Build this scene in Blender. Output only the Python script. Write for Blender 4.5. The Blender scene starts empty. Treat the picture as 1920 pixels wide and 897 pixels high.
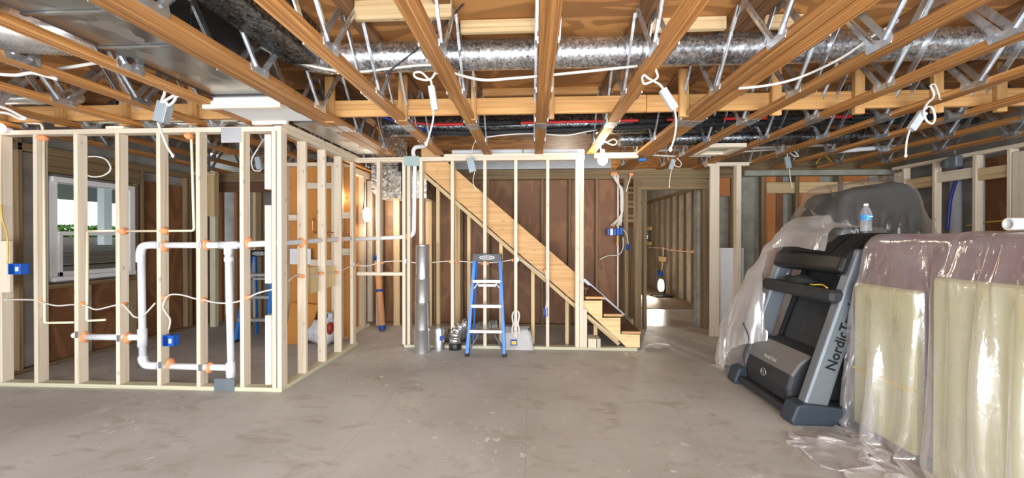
import bpy, bmesh, math, random
import numpy as np
from mathutils import Vector, Matrix, noise
random.seed(7)
S = bpy.context.scene
C = S.collection
# ------------------------------------------------------------------ camera
F_PX, CAM_Z = 720.0, 1.424
YAW, PITCH = math.atan(37/720.0), math.atan(3.5/720.0)
cam_d = bpy.data.cameras.new('camera'); cam = bpy.data.objects.new('camera', cam_d); C.objects.link(cam)
cam_d.sensor_width = 36; cam_d.lens = F_PX/1920*36; cam_d.clip_start = 0.02
cam.location = (0, 0, CAM_Z); cam.rotation_euler = (math.pi/2-PITCH, 0, YAW)
S.camera = cam
# ------------------------------------------------------------------ world, daylight, exposure
w = bpy.data.worlds.new('sky'); S.world = w; w.use_nodes = True
w.node_tree.nodes['Background'].inputs[0].default_value = (0.86, 0.93, 1.0, 1)
w.node_tree.nodes['Background'].inputs[1].default_value = 2.4
S.view_settings.view_transform = 'Standard'; S.view_settings.look = 'None'
S.view_settings.gamma = 1; S.view_settings.use_curve_mapping = False
S.view_settings.exposure = 0.25
def area(name, loc, rot, sx, sy, power, col):
    l = bpy.data.lights.new(name, 'AREA'); l.shape = 'RECTANGLE'; l.size = sx; l.size_y = sy; l.energy = power; l.color = col
    o = bpy.data.objects.new(name, l); C.objects.link(o); o.location = loc; o.rotation_euler = rot; return o
# daylight entering through the wide open doorway behind the photographer
area('doorway_daylight', (0, -2.15, 1.18), (math.radians(90), 0, 0), 8.6, 2.2, 500, (0.97, 0.98, 1.0))

# ------------------------------------------------------------------ pixel helpers (a pixel gives a direction, a plane gives the distance)
def ray(px, py):
    d = np.array([(px-960)/F_PX, 1.0, -(py-448.5)/F_PX])
    c, s = math.cos(-PITCH), math.sin(-PITCH); d = np.array([d[0], d[1]*c-d[2]*s, d[1]*s+d[2]*c])
    c, s = math.cos(YAW), math.sin(YAW); return np.array([d[0]*c-d[1]*s, d[0]*s+d[1]*c, d[2]])
def onY(px, py, Y): d = ray(px, py); return Vector(d*(Y/d[1]))+Vector((0, 0, CAM_Z))
def onX(px, py, X): d = ray(px, py); return Vector(d*(X/d[0]))+Vector((0, 0, CAM_Z))
def onZ(px, py, Z): d = ray(px, py); return Vector(d*((Z-CAM_Z)/d[2]))+Vector((0, 0, CAM_Z))
def V(*a): return Vector(a)

# ------------------------------------------------------------------ materials
MAT = {}
def newmat(name):
    m = bpy.data.materials.new(name); m.use_nodes = True; MAT[name] = m
    nt = m.node_tree; return m, nt, nt.nodes['Principled BSDF']
def nd(nt, t, **kw):
    n = nt.nodes.new(t)
    for k, v in kw.items():
        if k.startswith('i_'): n.inputs[k[2:].replace('_', ' ')].default_value = v
        else: setattr(n, k, v)
    return n
def ramp(nt, fac, stops):
    r = nt.nodes.new('ShaderNodeValToRGB'); e = r.color_ramp.elements
    while len(e) < len(stops): e.new(0.5)
    for i, (p, c) in enumerate(stops): e[i].position = p; e[i].color = (*c, 1)
    nt.links.new(fac, r.inputs[0]); return r.outputs[0]
def mixc(nt, fac, a, b, mode='MIX'):
    n = nt.nodes.new('ShaderNodeMix'); n.data_type = 'RGBA'; n.blend_type = mode
    for s, v in ((n.inputs['Factor'], fac), (n.inputs['A'], a), (n.inputs['B'], b)):
        if isinstance(v, bpy.types.NodeSocket): nt.links.new(v, s)
        elif isinstance(v, (int, float)): s.default_value = v
        else: s.default_value = (*v, 1)
    return n.outputs['Result']
def coords(nt, scale, rnd=True):
    tc = nd(nt, 'ShaderNodeTexCoord'); src = tc.outputs['Object']
    if rnd:
        oi = nd(nt, 'ShaderNodeObjectInfo'); mu = nd(nt, 'ShaderNodeMath', operation='MULTIPLY'); mu.inputs[1].default_value = 37.0
        nt.links.new(oi.outputs['Random'], mu.inputs[0]); ad = nd(nt, 'ShaderNodeVectorMath', operation='ADD')
        nt.links.new(src, ad.inputs[0]); nt.links.new(mu.outputs[0], ad.inputs[1]); src = ad.outputs[0]
    mp = nd(nt, 'ShaderNodeMapping'); mp.inputs['Scale'].default_value = scale; nt.links.new(src, mp.inputs[0]); return mp.outputs[0]
def bump(nt, h, bs, strength=0.2, dist=0.01):
    b = nd(nt, 'ShaderNodeBump'); b.inputs['Strength'].default_value = strength; b.inputs['Distance'].default_value = dist
    nt.links.new(h, b.inputs['Height']); nt.links.new(b.outputs[0], bs.inputs['Normal'])
def wood(name, light, mid, dark, knots=0.5, grain=1.0, rough=0.72, vary=0.22, freq=34):
    m, nt, bs = newmat(name)
    v = coords(nt, (0.75, freq, freq))
    n1 = nd(nt, 'ShaderNodeTexNoise', i_Scale=1.0, i_Detail=5.0, i_Roughness=0.6, i_Distortion=0.9); nt.links.new(v, n1.inputs['Vector'])
    col = ramp(nt, n1.outputs['Fac'], [(0.28, dark), (0.28+0.2*grain, mid), (0.68, light)])
    v2 = coords(nt, (7.0, 13, 13)); vo = nd(nt, 'ShaderNodeTexVoronoi', i_Scale=1.0); nt.links.new(v2, vo.inputs['Vector'])
    kn = ramp(nt, vo.outputs['Distance'], [(0.10, (1, 1, 1)), (0.20, (0, 0, 0))])
    ks = nd(nt, 'ShaderNodeSeparateColor'); nt.links.new(vo.outputs['Color'], ks.inputs[0]); kn = mixc(nt, 1.0, kn, ramp(nt, ks.outputs[0], [(0.30, (1, 1, 1)), (0.34, (0, 0, 0))]), 'MULTIPLY')
    kf = nd(nt, 'ShaderNodeMath', operation='MULTIPLY'); nt.links.new(kn, kf.inputs[0]); kf.inputs[1].default_value = knots
    col = mixc(nt, kf.outputs[0], col, tuple(c*0.42 for c in mid))
    oi = nd(nt, 'ShaderNodeObjectInfo'); mr = nd(nt, 'ShaderNodeMapRange'); nt.links.new(oi.outputs['Random'], mr.inputs[0])
    mr.inputs[3].default_value = 1-vary; mr.inputs[4].default_value = 1+vary*0.5
    hs = nd(nt, 'ShaderNodeHueSaturation'); nt.links.new(mr.outputs[0], hs.inputs['Value']); nt.links.new(col, hs.inputs['Color'])
    nt.links.new(hs.outputs[0], bs.inputs['Base Color']); bs.inputs['Roughness'].default_value = rough
    bump(nt, n1.outputs['Fac'], bs, 0.18, 0.003); return m
def plain(name, col, rough=0.5, metal=0.0, var=0.0, scale=8, spec=0.5, emit=0, ecol=None, trans=0, ior=1.45):
    m, nt, bs = newmat(name)
    bs.inputs['Base Color'].default_value = (*col, 1); bs.inputs['Roughness'].default_value = rough
    bs.inputs['Metallic'].default_value = metal; bs.inputs['Specular IOR Level'].default_value = spec; bs.inputs['IOR'].default_value = ior
    if trans: bs.inputs['Transmission Weight'].default_value = trans
    if emit: bs.inputs['Emission Strength'].default_value = emit; bs.inputs['Emission Color'].default_value = (*(ecol or col), 1)
    v = coords(nt, (scale,)*3); n = nd(nt, 'ShaderNodeTexNoise', i_Scale=1.0, i_Detail=4.0); nt.links.new(v, n.inputs['Vector'])
    c = ramp(nt, n.outputs['Fac'], [(0.3, tuple(x*(1-var) for x in col)), (0.7, tuple(min(1, x*(1+var*0.6)) for x in col))])
    nt.links.new(c, bs.inputs['Base Color']); return m
def galv(name, a, b, scale, rough=0.32, stretch=(1, 1, 1)):
    m, nt, bs = newmat(name)
    v = coords(nt, tuple(scale*s for s in stretch)); nz = nd(nt, 'ShaderNodeTexNoise', i_Scale=1.6, i_Detail=2.0); nt.links.new(v, nz.inputs['Vector'])
    vv = mixc(nt, 0.35, v, nz.outputs['Color'], 'ADD')
    vo = nd(nt, 'ShaderNodeTexVoronoi', i_Scale=1.0); nt.links.new(vv, vo.inputs['Vector'])
    sep = nd(nt, 'ShaderNodeSeparateColor'); nt.links.new(vo.outputs['Color'], sep.inputs[0])
    c = ramp(nt, sep.outputs[0], [(0.0, a), (0.55, tuple((x+y)/2 for x, y in zip(a, b))), (1.0, b)])
    nt.links.new(c, bs.inputs['Base Color']); bs.inputs['Metallic'].default_value = 0.92
    rr = ramp(nt, sep.outputs[1], [(0, (rough*0.7,)*3), (1, (rough*1.6,)*3)]); nt.links.new(rr, bs.inputs['Roughness'])
    bump(nt, sep.outputs[0], bs, 0.08, 0.004); return m
wood('pine', (0.77, 0.69, 0.565), (0.72, 0.62, 0.48), (0.56, 0.44, 0.30), knots=0.55, grain=0.8, vary=0.12)
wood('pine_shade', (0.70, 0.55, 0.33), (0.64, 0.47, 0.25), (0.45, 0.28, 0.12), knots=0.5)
wood('treated', (0.62, 0.61, 0.46), (0.57, 0.555, 0.40), (0.42, 0.41, 0.27), knots=0.4)
wood('truss_wood', (0.66, 0.35, 0.125), (0.45, 0.20, 0.055), (0.16, 0.058, 0.014), knots=0.6, grain=1.3, rough=0.55, freq=48)
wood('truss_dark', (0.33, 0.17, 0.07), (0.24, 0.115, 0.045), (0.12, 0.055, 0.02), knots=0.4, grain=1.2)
wood('strong_wood', (0.68, 0.40, 0.16), (0.60, 0.32, 0.11), (0.44, 0.20, 0.06), knots=0.35)
wood('stringer_wood', (0.66, 0.42, 0.20), (0.58, 0.34, 0.14), (0.42, 0.22, 0.08), knots=0.5)
wood('cut_stringer', (0.76, 0.60, 0.33), (0.70, 0.52, 0.26), (0.50, 0.33, 0.13), knots=0.3)
wood('old_stud', (0.30, 0.20, 0.105), (0.22, 0.145, 0.075), (0.12, 0.075, 0.035), knots=0.4)
wood('old_beam', (0.27, 0.19, 0.10), (0.20, 0.14, 0.07), (0.10, 0.07, 0.035), knots=0.3)
wood('tread_wood', (0.20, 0.095, 0.05), (0.15, 0.07, 0.035), (0.08, 0.035, 0.018), knots=0.2)
wood('red_stud', (0.36, 0.17, 0.07), (0.28, 0.12, 0.05), (0.15, 0.06, 0.025), knots=0.4)
wood('mulch_timber', (0.16, 0.12, 0.08), (0.11, 0.08, 0.05), (0.05, 0.04, 0.025), knots=0.2)
def plywood(name, a, b, scale, knots=0.5, rough=0.6):
    m, nt, bs = newmat(name)
    v = coords(nt, (scale*0.55, scale*1.5, scale*1.5))
    n = nd(nt, 'ShaderNodeTexNoise', i_Scale=0.8, i_Detail=2.0, i_Distortion=1.2); nt.links.new(v, n.inputs['Vector'])
    mu = nd(nt, 'ShaderNodeMath', operation='MULTIPLY'); mu.inputs[1].default_value = 34; nt.links.new(n.outputs['Fac'], mu.inputs[0])
    si = nd(nt, 'ShaderNodeMath', operation='SINE'); nt.links.new(mu.outputs[0], si.inputs[0])
    c = ramp(nt, si.outputs[0], [(0.0, b), (0.35, tuple((x*0.6+y*0.4) for x, y in zip(a, b))), (0.75, a)])
    n3 = nd(nt, 'ShaderNodeTexNoise', i_Scale=1.1, i_Detail=3.0); nt.links.new(coords(nt, (1.5, 1.5, 1.5)), n3.inputs['Vector'])
    c = mixc(nt, 0.38, c, ramp(nt, n3.outputs['Fac'], [(0.3, tuple(x*0.75 for x in a)), (0.7, tuple(min(1, x*1.12) for x in a))]))
    vo = nd(nt, 'ShaderNodeTexVoronoi', i_Scale=3.3); nt.links.new(coords(nt, (0.8, 1.4, 1.4)), vo.inputs['Vector'])
    k = ramp(nt, vo.outputs['Distance'], [(0.03, (knots,)*3), (0.08, (0, 0, 0))])
    c = mixc(nt, k, c, tuple(x*0.25 for x in a)); nt.links.new(c, bs.inputs['Base Color']); bs.inputs['Roughness'].default_value = rough; return m
plywood('ply_ceiling', (0.56, 0.27, 0.085), (0.22, 0.085, 0.022), 1.5)
plywood('ply_red', (0.25, 0.115, 0.048), (0.155, 0.062, 0.026), 1.4, knots=0.9)
plywood('ply_brown', (0.25, 0.12, 0.05), (0.155, 0.066, 0.028), 1.4, knots=0.9)
plywood('ply_orange', (0.52, 0.20, 0.06), (0.42, 0.15, 0.04), 1.0, knots=0.3)
plain('fibre_orange', (0.50, 0.215, 0.045), 0.75, var=0.12, scale=3)
galv('galv', (0.30, 0.32, 0.34), (0.84, 0.87, 0.90), 62, 0.27)
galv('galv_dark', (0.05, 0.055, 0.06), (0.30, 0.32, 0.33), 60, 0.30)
galv('galv_spangle', (0.26, 0.26, 0.25), (0.86, 0.85, 0.80), 30, 0.34)
galv('galv_sheet', (0.27, 0.275, 0.28), (0.46, 0.455, 0.44), 4, 0.26)
plain('duct_pipe', (0.74, 0.76, 0.78), 0.24, 0.95, var=0.05, scale=4)
galv('steel_web', (0.58, 0.62, 0.66), (0.78, 0.82, 0.86), 20, 0.30)
galv('steel_plate', (0.36, 0.38, 0.40), (0.56, 0.58, 0.60), 40, 0.4)
galv('foil', (0.70, 0.70, 0.70), (0.95, 0.95, 0.95), 14, 0.22)
plain('aluminium', (0.66, 0.67, 0.68), 0.35, 0.9, var=0.08, scale=20)
plain('chrome_pipe', (0.62, 0.64, 0.66), 0.18, 0.95)
plain('copper', (0.55, 0.25, 0.13), 0.35, 0.9)
plain('pvc_white', (0.68, 0.71, 0.76), 0.35, var=0.04)
plain('pvc_foam', (0.80, 0.81, 0.82), 0.75, var=0.1, scale=25)
plain('cpvc', (0.80, 0.74, 0.54), 0.4, var=0.05)
plain('foam_orange', (0.86, 0.36, 0.15), 0.85, var=0.25, scale=60)
plain('box_blue', (0.012, 0.10, 0.48), 0.45, var=0.1)
plain('tape_blue', (0.015, 0.06, 0.30), 0.55, var=0.1)
plain('ladder_blue', (0.02, 0.17, 0.58), 0.35, var=0.06)
plain('label_white', (0.85, 0.86, 0.86), 0.6, var=0.05)
plain('paper', (0.78, 0.80, 0.84), 0.8, var=0.05, scale=30)
plain('cable_white', (0.66, 0.64, 0.59), 0.45, var=0.05)
plain('cable_yellow', (0.72, 0.50, 0.06), 0.5, var=0.1)
plain('cable_black', (0.012, 0.012, 0.014), 0.45)
plain('pex_red', (0.62, 0.03, 0.03), 0.35, var=0.1)
plain('pex_blue', (0.02, 0.05, 0.36), 0.35, var=0.1)
plain('foam_black', (0.016, 0.017, 0.02), 0.7, var=0.3, scale=20)
plain('driver_grey', (0.32, 0.37, 0.41), 0.45, 0.3, var=0.06)
plain('driver_white', (0.58, 0.64, 0.68), 0.4, 0.2, var=0.05)
plain('guard_grey', (0.17, 0.20, 0.23), 0.5, 0.3, var=0.1)
plain('guard_green', (0.33, 0.42, 0.40), 0.5, 0.3, var=0.15)
plain('guard_light', (0.58, 0.60, 0.63), 0.45, 0.5, var=0.05)
plain('drywall', (0.72, 0.73, 0.74), 0.9, var=0.04)
plain('gypsum_blue', (0.56, 0.62, 0.66), 0.9, var=0.06)
plain('concrete', (0.33, 0.32, 0.285), 0.9, var=0.28, scale=4)
plain('concrete_green', (0.33, 0.33, 0.28), 0.9, var=0.25, scale=6)
plain('black_plastic', (0.014, 0.015, 0.017), 0.38, var=0.2, scale=15)
plain('black_rubber', (0.02, 0.02, 0.022), 0.75, var=0.2)
plain('charcoal', (0.035, 0.037, 0.042), 0.55, var=0.2, scale=20)
plain('treadmill_grey', (0.22, 0.255, 0.285), 0.42, 0.45, var=0.04)
plain('band_grey', (0.20, 0.195, 0.19), 0.5, 0.2)
plain('foot_slate', (0.035, 0.05, 0.068), 0.4)
plain('lettering_black', (0.01, 0.01, 0.012), 0.5)
plain('purple_fabric', (0.16, 0.055, 0.085), 0.95, var=0.2, scale=12)
plain('foam_yellow', (0.54, 0.53, 0.27), 0.95, var=0.08, scale=5)
plain('dark_fabric', (0.022, 0.026, 0.028), 0.9, var=0.3, scale=10)
plain('kraft', (0.56, 0.27, 0.13), 0.8, var=0.12)
plain('bag_white', (0.62, 0.64, 0.68), 0.55, var=0.2, scale=12)
plain('window_white', (0.80, 0.82, 0.84), 0.4, var=0.03)
plain('bulb_glow', (1, 0.93, 0.80), 0.3, emit=22, ecol=(1, 0.86, 0.62))
plain('work_glow', (1, 0.97, 0.92), 0.3, emit=22, ecol=(1, 0.95, 0.85))
plain('pink_glow', (1, 0.6, 0.5), 0.3, emit=6, ecol=(1, 0.6, 0.5))
plain('water_bottle', (0.92, 0.95, 0.97), 0.06, trans=0.9, ior=1.2)
plain('label_blue', (0.05, 0.25, 0.62), 0.4)
plain('label_teal', (0.10, 0.45, 0.40), 0.4)
plain('dustpan_grey', (0.36, 0.35, 0.34), 0.5, 0.15, var=0.1, scale=10)
plain('hedge', (0.14, 0.30, 0.06), 0.8, var=0.5, scale=8)
plain('soil', (0.13, 0.10, 0.08), 0.95, var=0.6, scale=14)
plain('soffit_paint', (0.52, 0.58, 0.55), 0.7)
plain('carpet_brown', (0.24, 0.17, 0.105), 0.95, var=0.2, scale=10)
plain('saw_red', (0.35, 0.03, 0.02), 0.4)
m, nt, bs = newmat('polished_concrete'); bs.inputs['Roughness'].default_value = 0.32
n = nd(nt, 'ShaderNodeTexNoise', i_Scale=1.6, i_Detail=6.0); nt.links.new(coords(nt, (1, 2.5, 1), False), n.inputs['Vector'])
nt.links.new(ramp(nt, n.outputs['Fac'], [(0.3, (0.26, 0.25, 0.225)), (0.7, (0.44, 0.43, 0.40))]), bs.inputs['Base Color'])
# floor: old levelled slab, worn, spotted with paint and drywall mud
m, nt, bs = newmat('floor_slab')
n1 = nd(nt, 'ShaderNodeTexNoise', i_Scale=0.7, i_Detail=6.0, i_Roughness=0.6); nt.links.new(coords(nt, (1, 1, 1), False), n1.inputs['Vector'])
col = ramp(nt, n1.outputs['Fac'], [(0.30, (0.355, 0.335, 0.31)), (0.5, (0.455, 0.445, 0.425)), (0.70, (0.55, 0.545, 0.535))])
n2 = nd(nt, 'ShaderNodeTexNoise', i_Scale=5.0, i_Detail=8.0, i_Roughness=0.7, i_Distortion=0.6); nt.links.new(coords(nt, (0.7, 1.3, 1), False), n2.inputs['Vector'])
col = mixc(nt, ramp(nt, n2.outputs['Fac'], [(0.34, (0.75,)*3), (0.47, (0, 0, 0))]), col, (0.33, 0.295, 0.26))
vo = nd(nt, 'ShaderNodeTexVoronoi', i_Scale=13.0, i_Randomness=1.0)
nw = nd(nt, 'ShaderNodeTexNoise', i_Scale=30.0, i_Detail=3.0); cc = coords(nt, (1, 1, 1), False); nt.links.new(cc, nw.inputs['Vector'])
wv = mixc(nt, 0.10, cc, nw.outputs['Color'], 'ADD'); nt.links.new(wv, vo.inputs['Vector'])
sp = ramp(nt, vo.outputs['Distance'], [(0.19, (1, 1, 1)), (0.26, (0, 0, 0))])
n4 = nd(nt, 'ShaderNodeTexNoise', i_Scale=0.8, i_Detail=4.0, i_Roughness=0.7); mpn = nd(nt, 'ShaderNodeMapping'); mpn.inputs['Location'].default_value = (3.3, 1.2, 0); nt.links.new(cc, mpn.inputs[0]); nt.links.new(mpn.outputs[0], n4.inputs['Vector'])
msk = ramp(nt, n4.outputs['Fac'], [(0.52, (0.0,)*3), (0.60, (1, 1, 1))])
sc_ = nd(nt, 'ShaderNodeSeparateColor'); nt.links.new(vo.outputs['Color'], sc_.inputs[0])
pick = ramp(nt, sc_.outputs[0], [(0.35, (0, 0, 0)), (0.4, (1, 1, 1))])
mm = mixc(nt, 1.0, sp, msk, 'MULTIPLY'); mm = mixc(nt, 1.0, mm, pick, 'MULTIPLY')
col = mixc(nt, mixc(nt, 1.0, mm, (0.75,)*3, 'MULTIPLY'), col, (0.80, 0.79, 0.78))
n5 = nd(nt, 'ShaderNodeTexNoise', i_Scale=1.7, i_Detail=5.0, i_Roughness=0.65); nt.links.new(coords(nt, (1.1, 0.8, 1), False), n5.inputs['Vector'])
col = mixc(nt, ramp(nt, n5.outputs['Fac'], [(0.60, (0, 0, 0)), (0.70, (0.45,)*3)]), col, (0.66, 0.635, 0.60))
br = nd(nt, 'ShaderNodeTexBrick', offset=0.0); br.inputs['Scale'].default_value = 1.0; br.inputs['Mortar Size'].default_value = 0.0016; br.inputs['Brick Width'].default_value = 1.22; br.inputs['Row Height'].default_value = 2.44
mp = nd(nt, 'ShaderNodeMapping'); mp.inputs['Location'].default_value = (0.19, 0.3, 0); nt.links.new(cc, mp.inputs[0]); nt.links.new(mp.outputs[0], br.inputs['Vector'])
jf = nd(nt, 'ShaderNodeMath', operation='MULTIPLY'); nt.links.new(br.outputs['Fac'], jf.inputs[0]); nt.links.new(n2.outputs['Fac'], jf.inputs[1])
col = mixc(nt, jf.outputs[0], col, (0.16, 0.14, 0.12))
vd = nd(nt, 'ShaderNodeVectorMath', operation='DISTANCE'); nt.links.new(mixc(nt, 0.10, cc, n2.outputs['Color'], 'ADD'), vd.inputs[0]); vd.inputs[1].default_value = (-1.23, 4.28, 0.05)
col = mixc(nt, ramp(nt, vd.outputs['Value'], [(0.06, (0.8,)*3), (0.16, (0, 0, 0))]), col, (0.10, 0.07, 0.085))
nt.links.new(col, bs.inputs['Base Color'])
nt.links.new(ramp(nt, n2.outputs['Fac'], [(0.3, (0.5,)*3), (0.7, (0.68,)*3)]), bs.inputs['Roughness']); bump(nt, n2.outputs['Fac'], bs, 0.12, 0.004)
# thin clear polythene film
def film(name, tint, alpha, rough=0.16, edge=0.55, gloss=(0.10, 0.30)):
    m = bpy.data.materials.new(name); m.use_nodes = True; MAT[name] = m; nt = m.node_tree; nt.nodes.clear()
    out = nd(nt, 'ShaderNodeOutputMaterial'); tr = nd(nt, 'ShaderNodeBsdfTransparent'); tr.inputs[0].default_value = (0.97, 0.965, 0.965, 1)
    di = nd(nt, 'ShaderNodeBsdfDiffuse'); di.inputs[0].default_value = (*tint, 1)
    tl = nd(nt, 'ShaderNodeBsdfTranslucent'); tl.inputs[0].default_value = (*tint, 1)
    gl = nd(nt, 'ShaderNodeBsdfGlossy'); gl.inputs['Roughness'].default_value = rough; gl.inputs[0].default_value = (1, 1, 1, 1)
    a = nd(nt, 'ShaderNodeMixShader'); a.inputs[0].default_value = 0.4; nt.links.new(di.outputs[0], a.inputs[1]); nt.links.new(tl.outputs[0], a.inputs[2])
    n = nd(nt, 'ShaderNodeTexNoise', i_Scale=4.0, i_Detail=4.0); nt.links.new(coords(nt, (1, 1, 1), False), n.inputs['Vector'])
    lw = nd(nt, 'ShaderNodeLayerWeight'); lw.inputs['Blend'].default_value = 0.35
    fac = ramp(nt, n.outputs['Fac'], [(0.3, (alpha*0.8,)*3), (0.7, (alpha*1.2,)*3)])
    fac = mixc(nt, 1.0, fac, ramp(nt, lw.outputs['Facing'], [(0.25, (0, 0, 0)), (1.0, (edge,)*3)]), 'ADD')
    b = nd(nt, 'ShaderNodeMixShader'); nt.links.new(fac, b.inputs[0]); nt.links.new(tr.outputs[0], b.inputs[1]); nt.links.new(a.outputs[0], b.inputs[2])
    n2 = nd(nt, 'ShaderNodeTexNoise', i_Scale=26.0, i_Detail=3.0, i_Distortion=0.8); nt.links.new(coords(nt, (1, 1, 0.35), False), n2.inputs['Vector'])
    bp = nd(nt, 'ShaderNodeBump'); bp.inputs['Strength'].default_value = 0.3; bp.inputs['Distance'].default_value = 0.012; nt.links.new(n2.outputs['Fac'], bp.inputs['Height'])
    nt.links.new(bp.outputs[0], gl.inputs['Normal'])
    gf = ramp(nt, lw.outputs['Facing'], [(0.0, (gloss[0],)*3), (1.0, (gloss[1],)*3)])
    c = nd(nt, 'ShaderNodeMixShader'); nt.links.new(gf, c.inputs[0]); nt.links.new(b.outputs[0], c.inputs[1]); nt.links.new(gl.outputs[0], c.inputs[2])
    nt.links.new(c.outputs[0], out.inputs[0]); return m
film('film_clear', (0.90, 0.87, 0.89), 0.28, rough=0.13, gloss=(0.12, 0.32))
film('film_milky', (0.92, 0.90, 0.90), 0.46)
film('film_smoky', (0.66, 0.62, 0.58), 0.07, edge=0.45, gloss=(0.035, 0.16))
m = bpy.data.materials.new('pane_glass'); m.use_nodes = True; MAT['pane_glass'] = m; nt = m.node_tree; nt.nodes.clear()
o_ = nd(nt, 'ShaderNodeOutputMaterial'); t_ = nd(nt, 'ShaderNodeBsdfTransparent'); t_.inputs[0].default_value = (0.93, 0.96, 0.95, 1); g_ = nd(nt, 'ShaderNodeBsdfGlossy'); g_.inputs['Roughness'].default_value = 0.02
f_ = nd(nt, 'ShaderNodeFresnel'); f_.inputs[0].default_value = 1.45; x_ = nd(nt, 'ShaderNodeMixShader'); nt.links.new(f_.outputs[0], x_.inputs[0]); nt.links.new(t_.outputs[0], x_.inputs[1]); nt.links.new(g_.outputs[0], x_.inputs[2]); nt.links.new(x_.outputs[0], o_.inputs[0])

# ------------------------------------------------------------------ builders
W = {}
MESH = {}
def place(o, mat4, parent=None):
    W[o] = mat4.copy(); C.objects.link(o)
    if parent is not None:
        o.parent = parent; o.matrix_basis = W[parent].inverted() @ mat4
    else: o.matrix_basis = mat4
    return o
def tag(o, label=None, cat=None, group=None, kind=None):
    for k, v in (('label', label), ('category', cat), ('group', group), ('kind', kind)):
        if v: o[k] = v
    return o
def thing(name, label, cat, loc, group=None):
    o = bpy.data.objects.new(name, None); o.empty_display_size = 0.1
    place(o, Matrix.Translation(Vector(loc))); return tag(o, label, cat, group)
def struct(name, loc=(0, 0, 0)):
    o = bpy.data.objects.new(name, None); place(o, Matrix.Translation(Vector(loc))); o['kind'] = 'structure'; return o
def box_mesh(dx, dy, dz, mat, bev):
    key = (round(dx, 3), round(dy, 3), round(dz, 3), mat, bev)
    if key in MESH: return MESH[key]
    bm = bmesh.new(); bmesh.ops.create_cube(bm, size=1.0); bmesh.ops.scale(bm, vec=(dx, dy, dz), verts=bm.verts)
    if bev: bmesh.ops.bevel(bm, geom=bm.edges, offset=min(bev, dx*0.3, dy*0.3, dz*0.3), segments=1, affect='EDGES')
    me = bpy.data.meshes.new('board'); bm.to_mesh(me); bm.free(); me.materials.append(MAT[mat]); MESH[key] = me; return me
def beam(name, p0, p1, w_, h_, mat, parent=None, up=(0, 0, 1), bev=0.003):
    p0, p1 = Vector(p0), Vector(p1); x = (p1-p0); L = x.length; x.normalize(); up = Vector(up)
    if abs(x.dot(up)) > 0.98: up = Vector((0, 1, 0))
    y = up.cross(x).normalized(); z = x.cross(y)
    o = bpy.data.objects.new(name, box_mesh(L, w_, h_, mat, bev))
    m = Matrix((x, y, z)).transposed().to_4x4(); m.translation = (p0+p1)/2; return place(o, m, parent)
def box(name, lo, hi, mat, parent=None, bev=0.003):
    lo, hi = Vector(lo), Vector(hi); d = hi-lo; c = (lo+hi)/2; k = max(range(3), key=lambda i: d[i])
    if k == 0: return beam(name, (lo.x, c.y, c.z), (hi.x, c.y, c.z), d.y, d.z, mat, parent, bev=bev)
    if k == 1: return beam(name, (c.x, lo.y, c.z), (c.x, hi.y, c.z), d.x, d.z, mat, parent, bev=bev)
    return beam(name, (c.x, c.y, lo.z), (c.x, c.y, hi.z), d.x, d.y, mat, parent, up=(0, 1, 0), bev=bev)
def mesh_obj(name, verts, faces, mat, parent=None, smooth=True, origin=None):
    vs = [Vector(v) for v in verts]
    if origin is None: origin = Vector((sum(v.x for v in vs)/len(vs), sum(v.y for v in vs)/len(vs), min(v.z for v in vs)))
    me = bpy.data.meshes.new(name); me.from_pydata([v-origin for v in vs], [], faces); me.update()
    if smooth: me.polygons.foreach_set('use_smooth', [True]*len(me.polygons))
    me.materials.append(MAT[mat]); o = bpy.data.objects.new(name, me); return place(o, Matrix.Translation(origin), parent)
def catmull(pts, n=6, closed=False):
    P = [Vector(p) for p in pts]; out = []; N = len(P)
    if N < 3 and not closed: return P
    for i in range(N if closed else N-1):
        if closed: a, b, c, d = P[i-1], P[i], P[(i+1) % N], P[(i+2) % N]
        else: a, b, c, d = P[max(i-1, 0)], P[i], P[i+1], P[min(i+2, N-1)]
        for k in range(n):
            t = k/n; out.append(0.5*((2*b)+(c-a)*t+(2*a-5*b+4*c-d)*t*t+(3*b-a-3*c+d)*t**3))
    if not closed: out.append(P[-1])
    return out
def tube_geo(P, r, seg=8, closed=False, rfun=None):
    P = [Vector(p) for p in P]; N = len(P); V_, F_ = [], []
    t0 = (P[1]-P[0]).normalized(); nrm = t0.orthogonal().normalized(); prev = t0
    for i, p in enumerate(P):
        t = ((P[(i+1) % N]-P[i-1]) if closed else (P[min(i+1, N-1)]-P[max(i-1, 0)])).normalized()
        q = prev.rotation_difference(t); nrm = q @ nrm; nrm = (nrm-t*nrm.dot(t)).normalized(); bn = t.cross(nrm); prev = t
        rr = rfun(i, N)*r if rfun else r
        for k in range(seg):
            a = 2*math.pi*k/seg; V_.append(p+(nrm*math.cos(a)+bn*math.sin(a))*rr)
    for i in range(N if closed else N-1):
        for k in range(seg):
            a, b = i*seg+k, i*seg+(k+1) % seg; c, d = ((i+1) % N)*seg+(k+1) % seg, ((i+1) % N)*seg+k
            F_.append((a, b, c, d))
    if not closed: F_ += [tuple(range(seg-1, -1, -1)), tuple(range((N-1)*seg, N*seg))]
    return V_, F_
def tube(name, pts, r, mat, parent=None, seg=8, smooth=True, n=6, closed=False, rfun=None):
    P = catmull(pts, n, closed) if smooth else [Vector(p) for p in pts]
    v, f = tube_geo(P, r, seg, closed, rfun); return mesh_obj(name, v, f, mat, parent, True)
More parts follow.
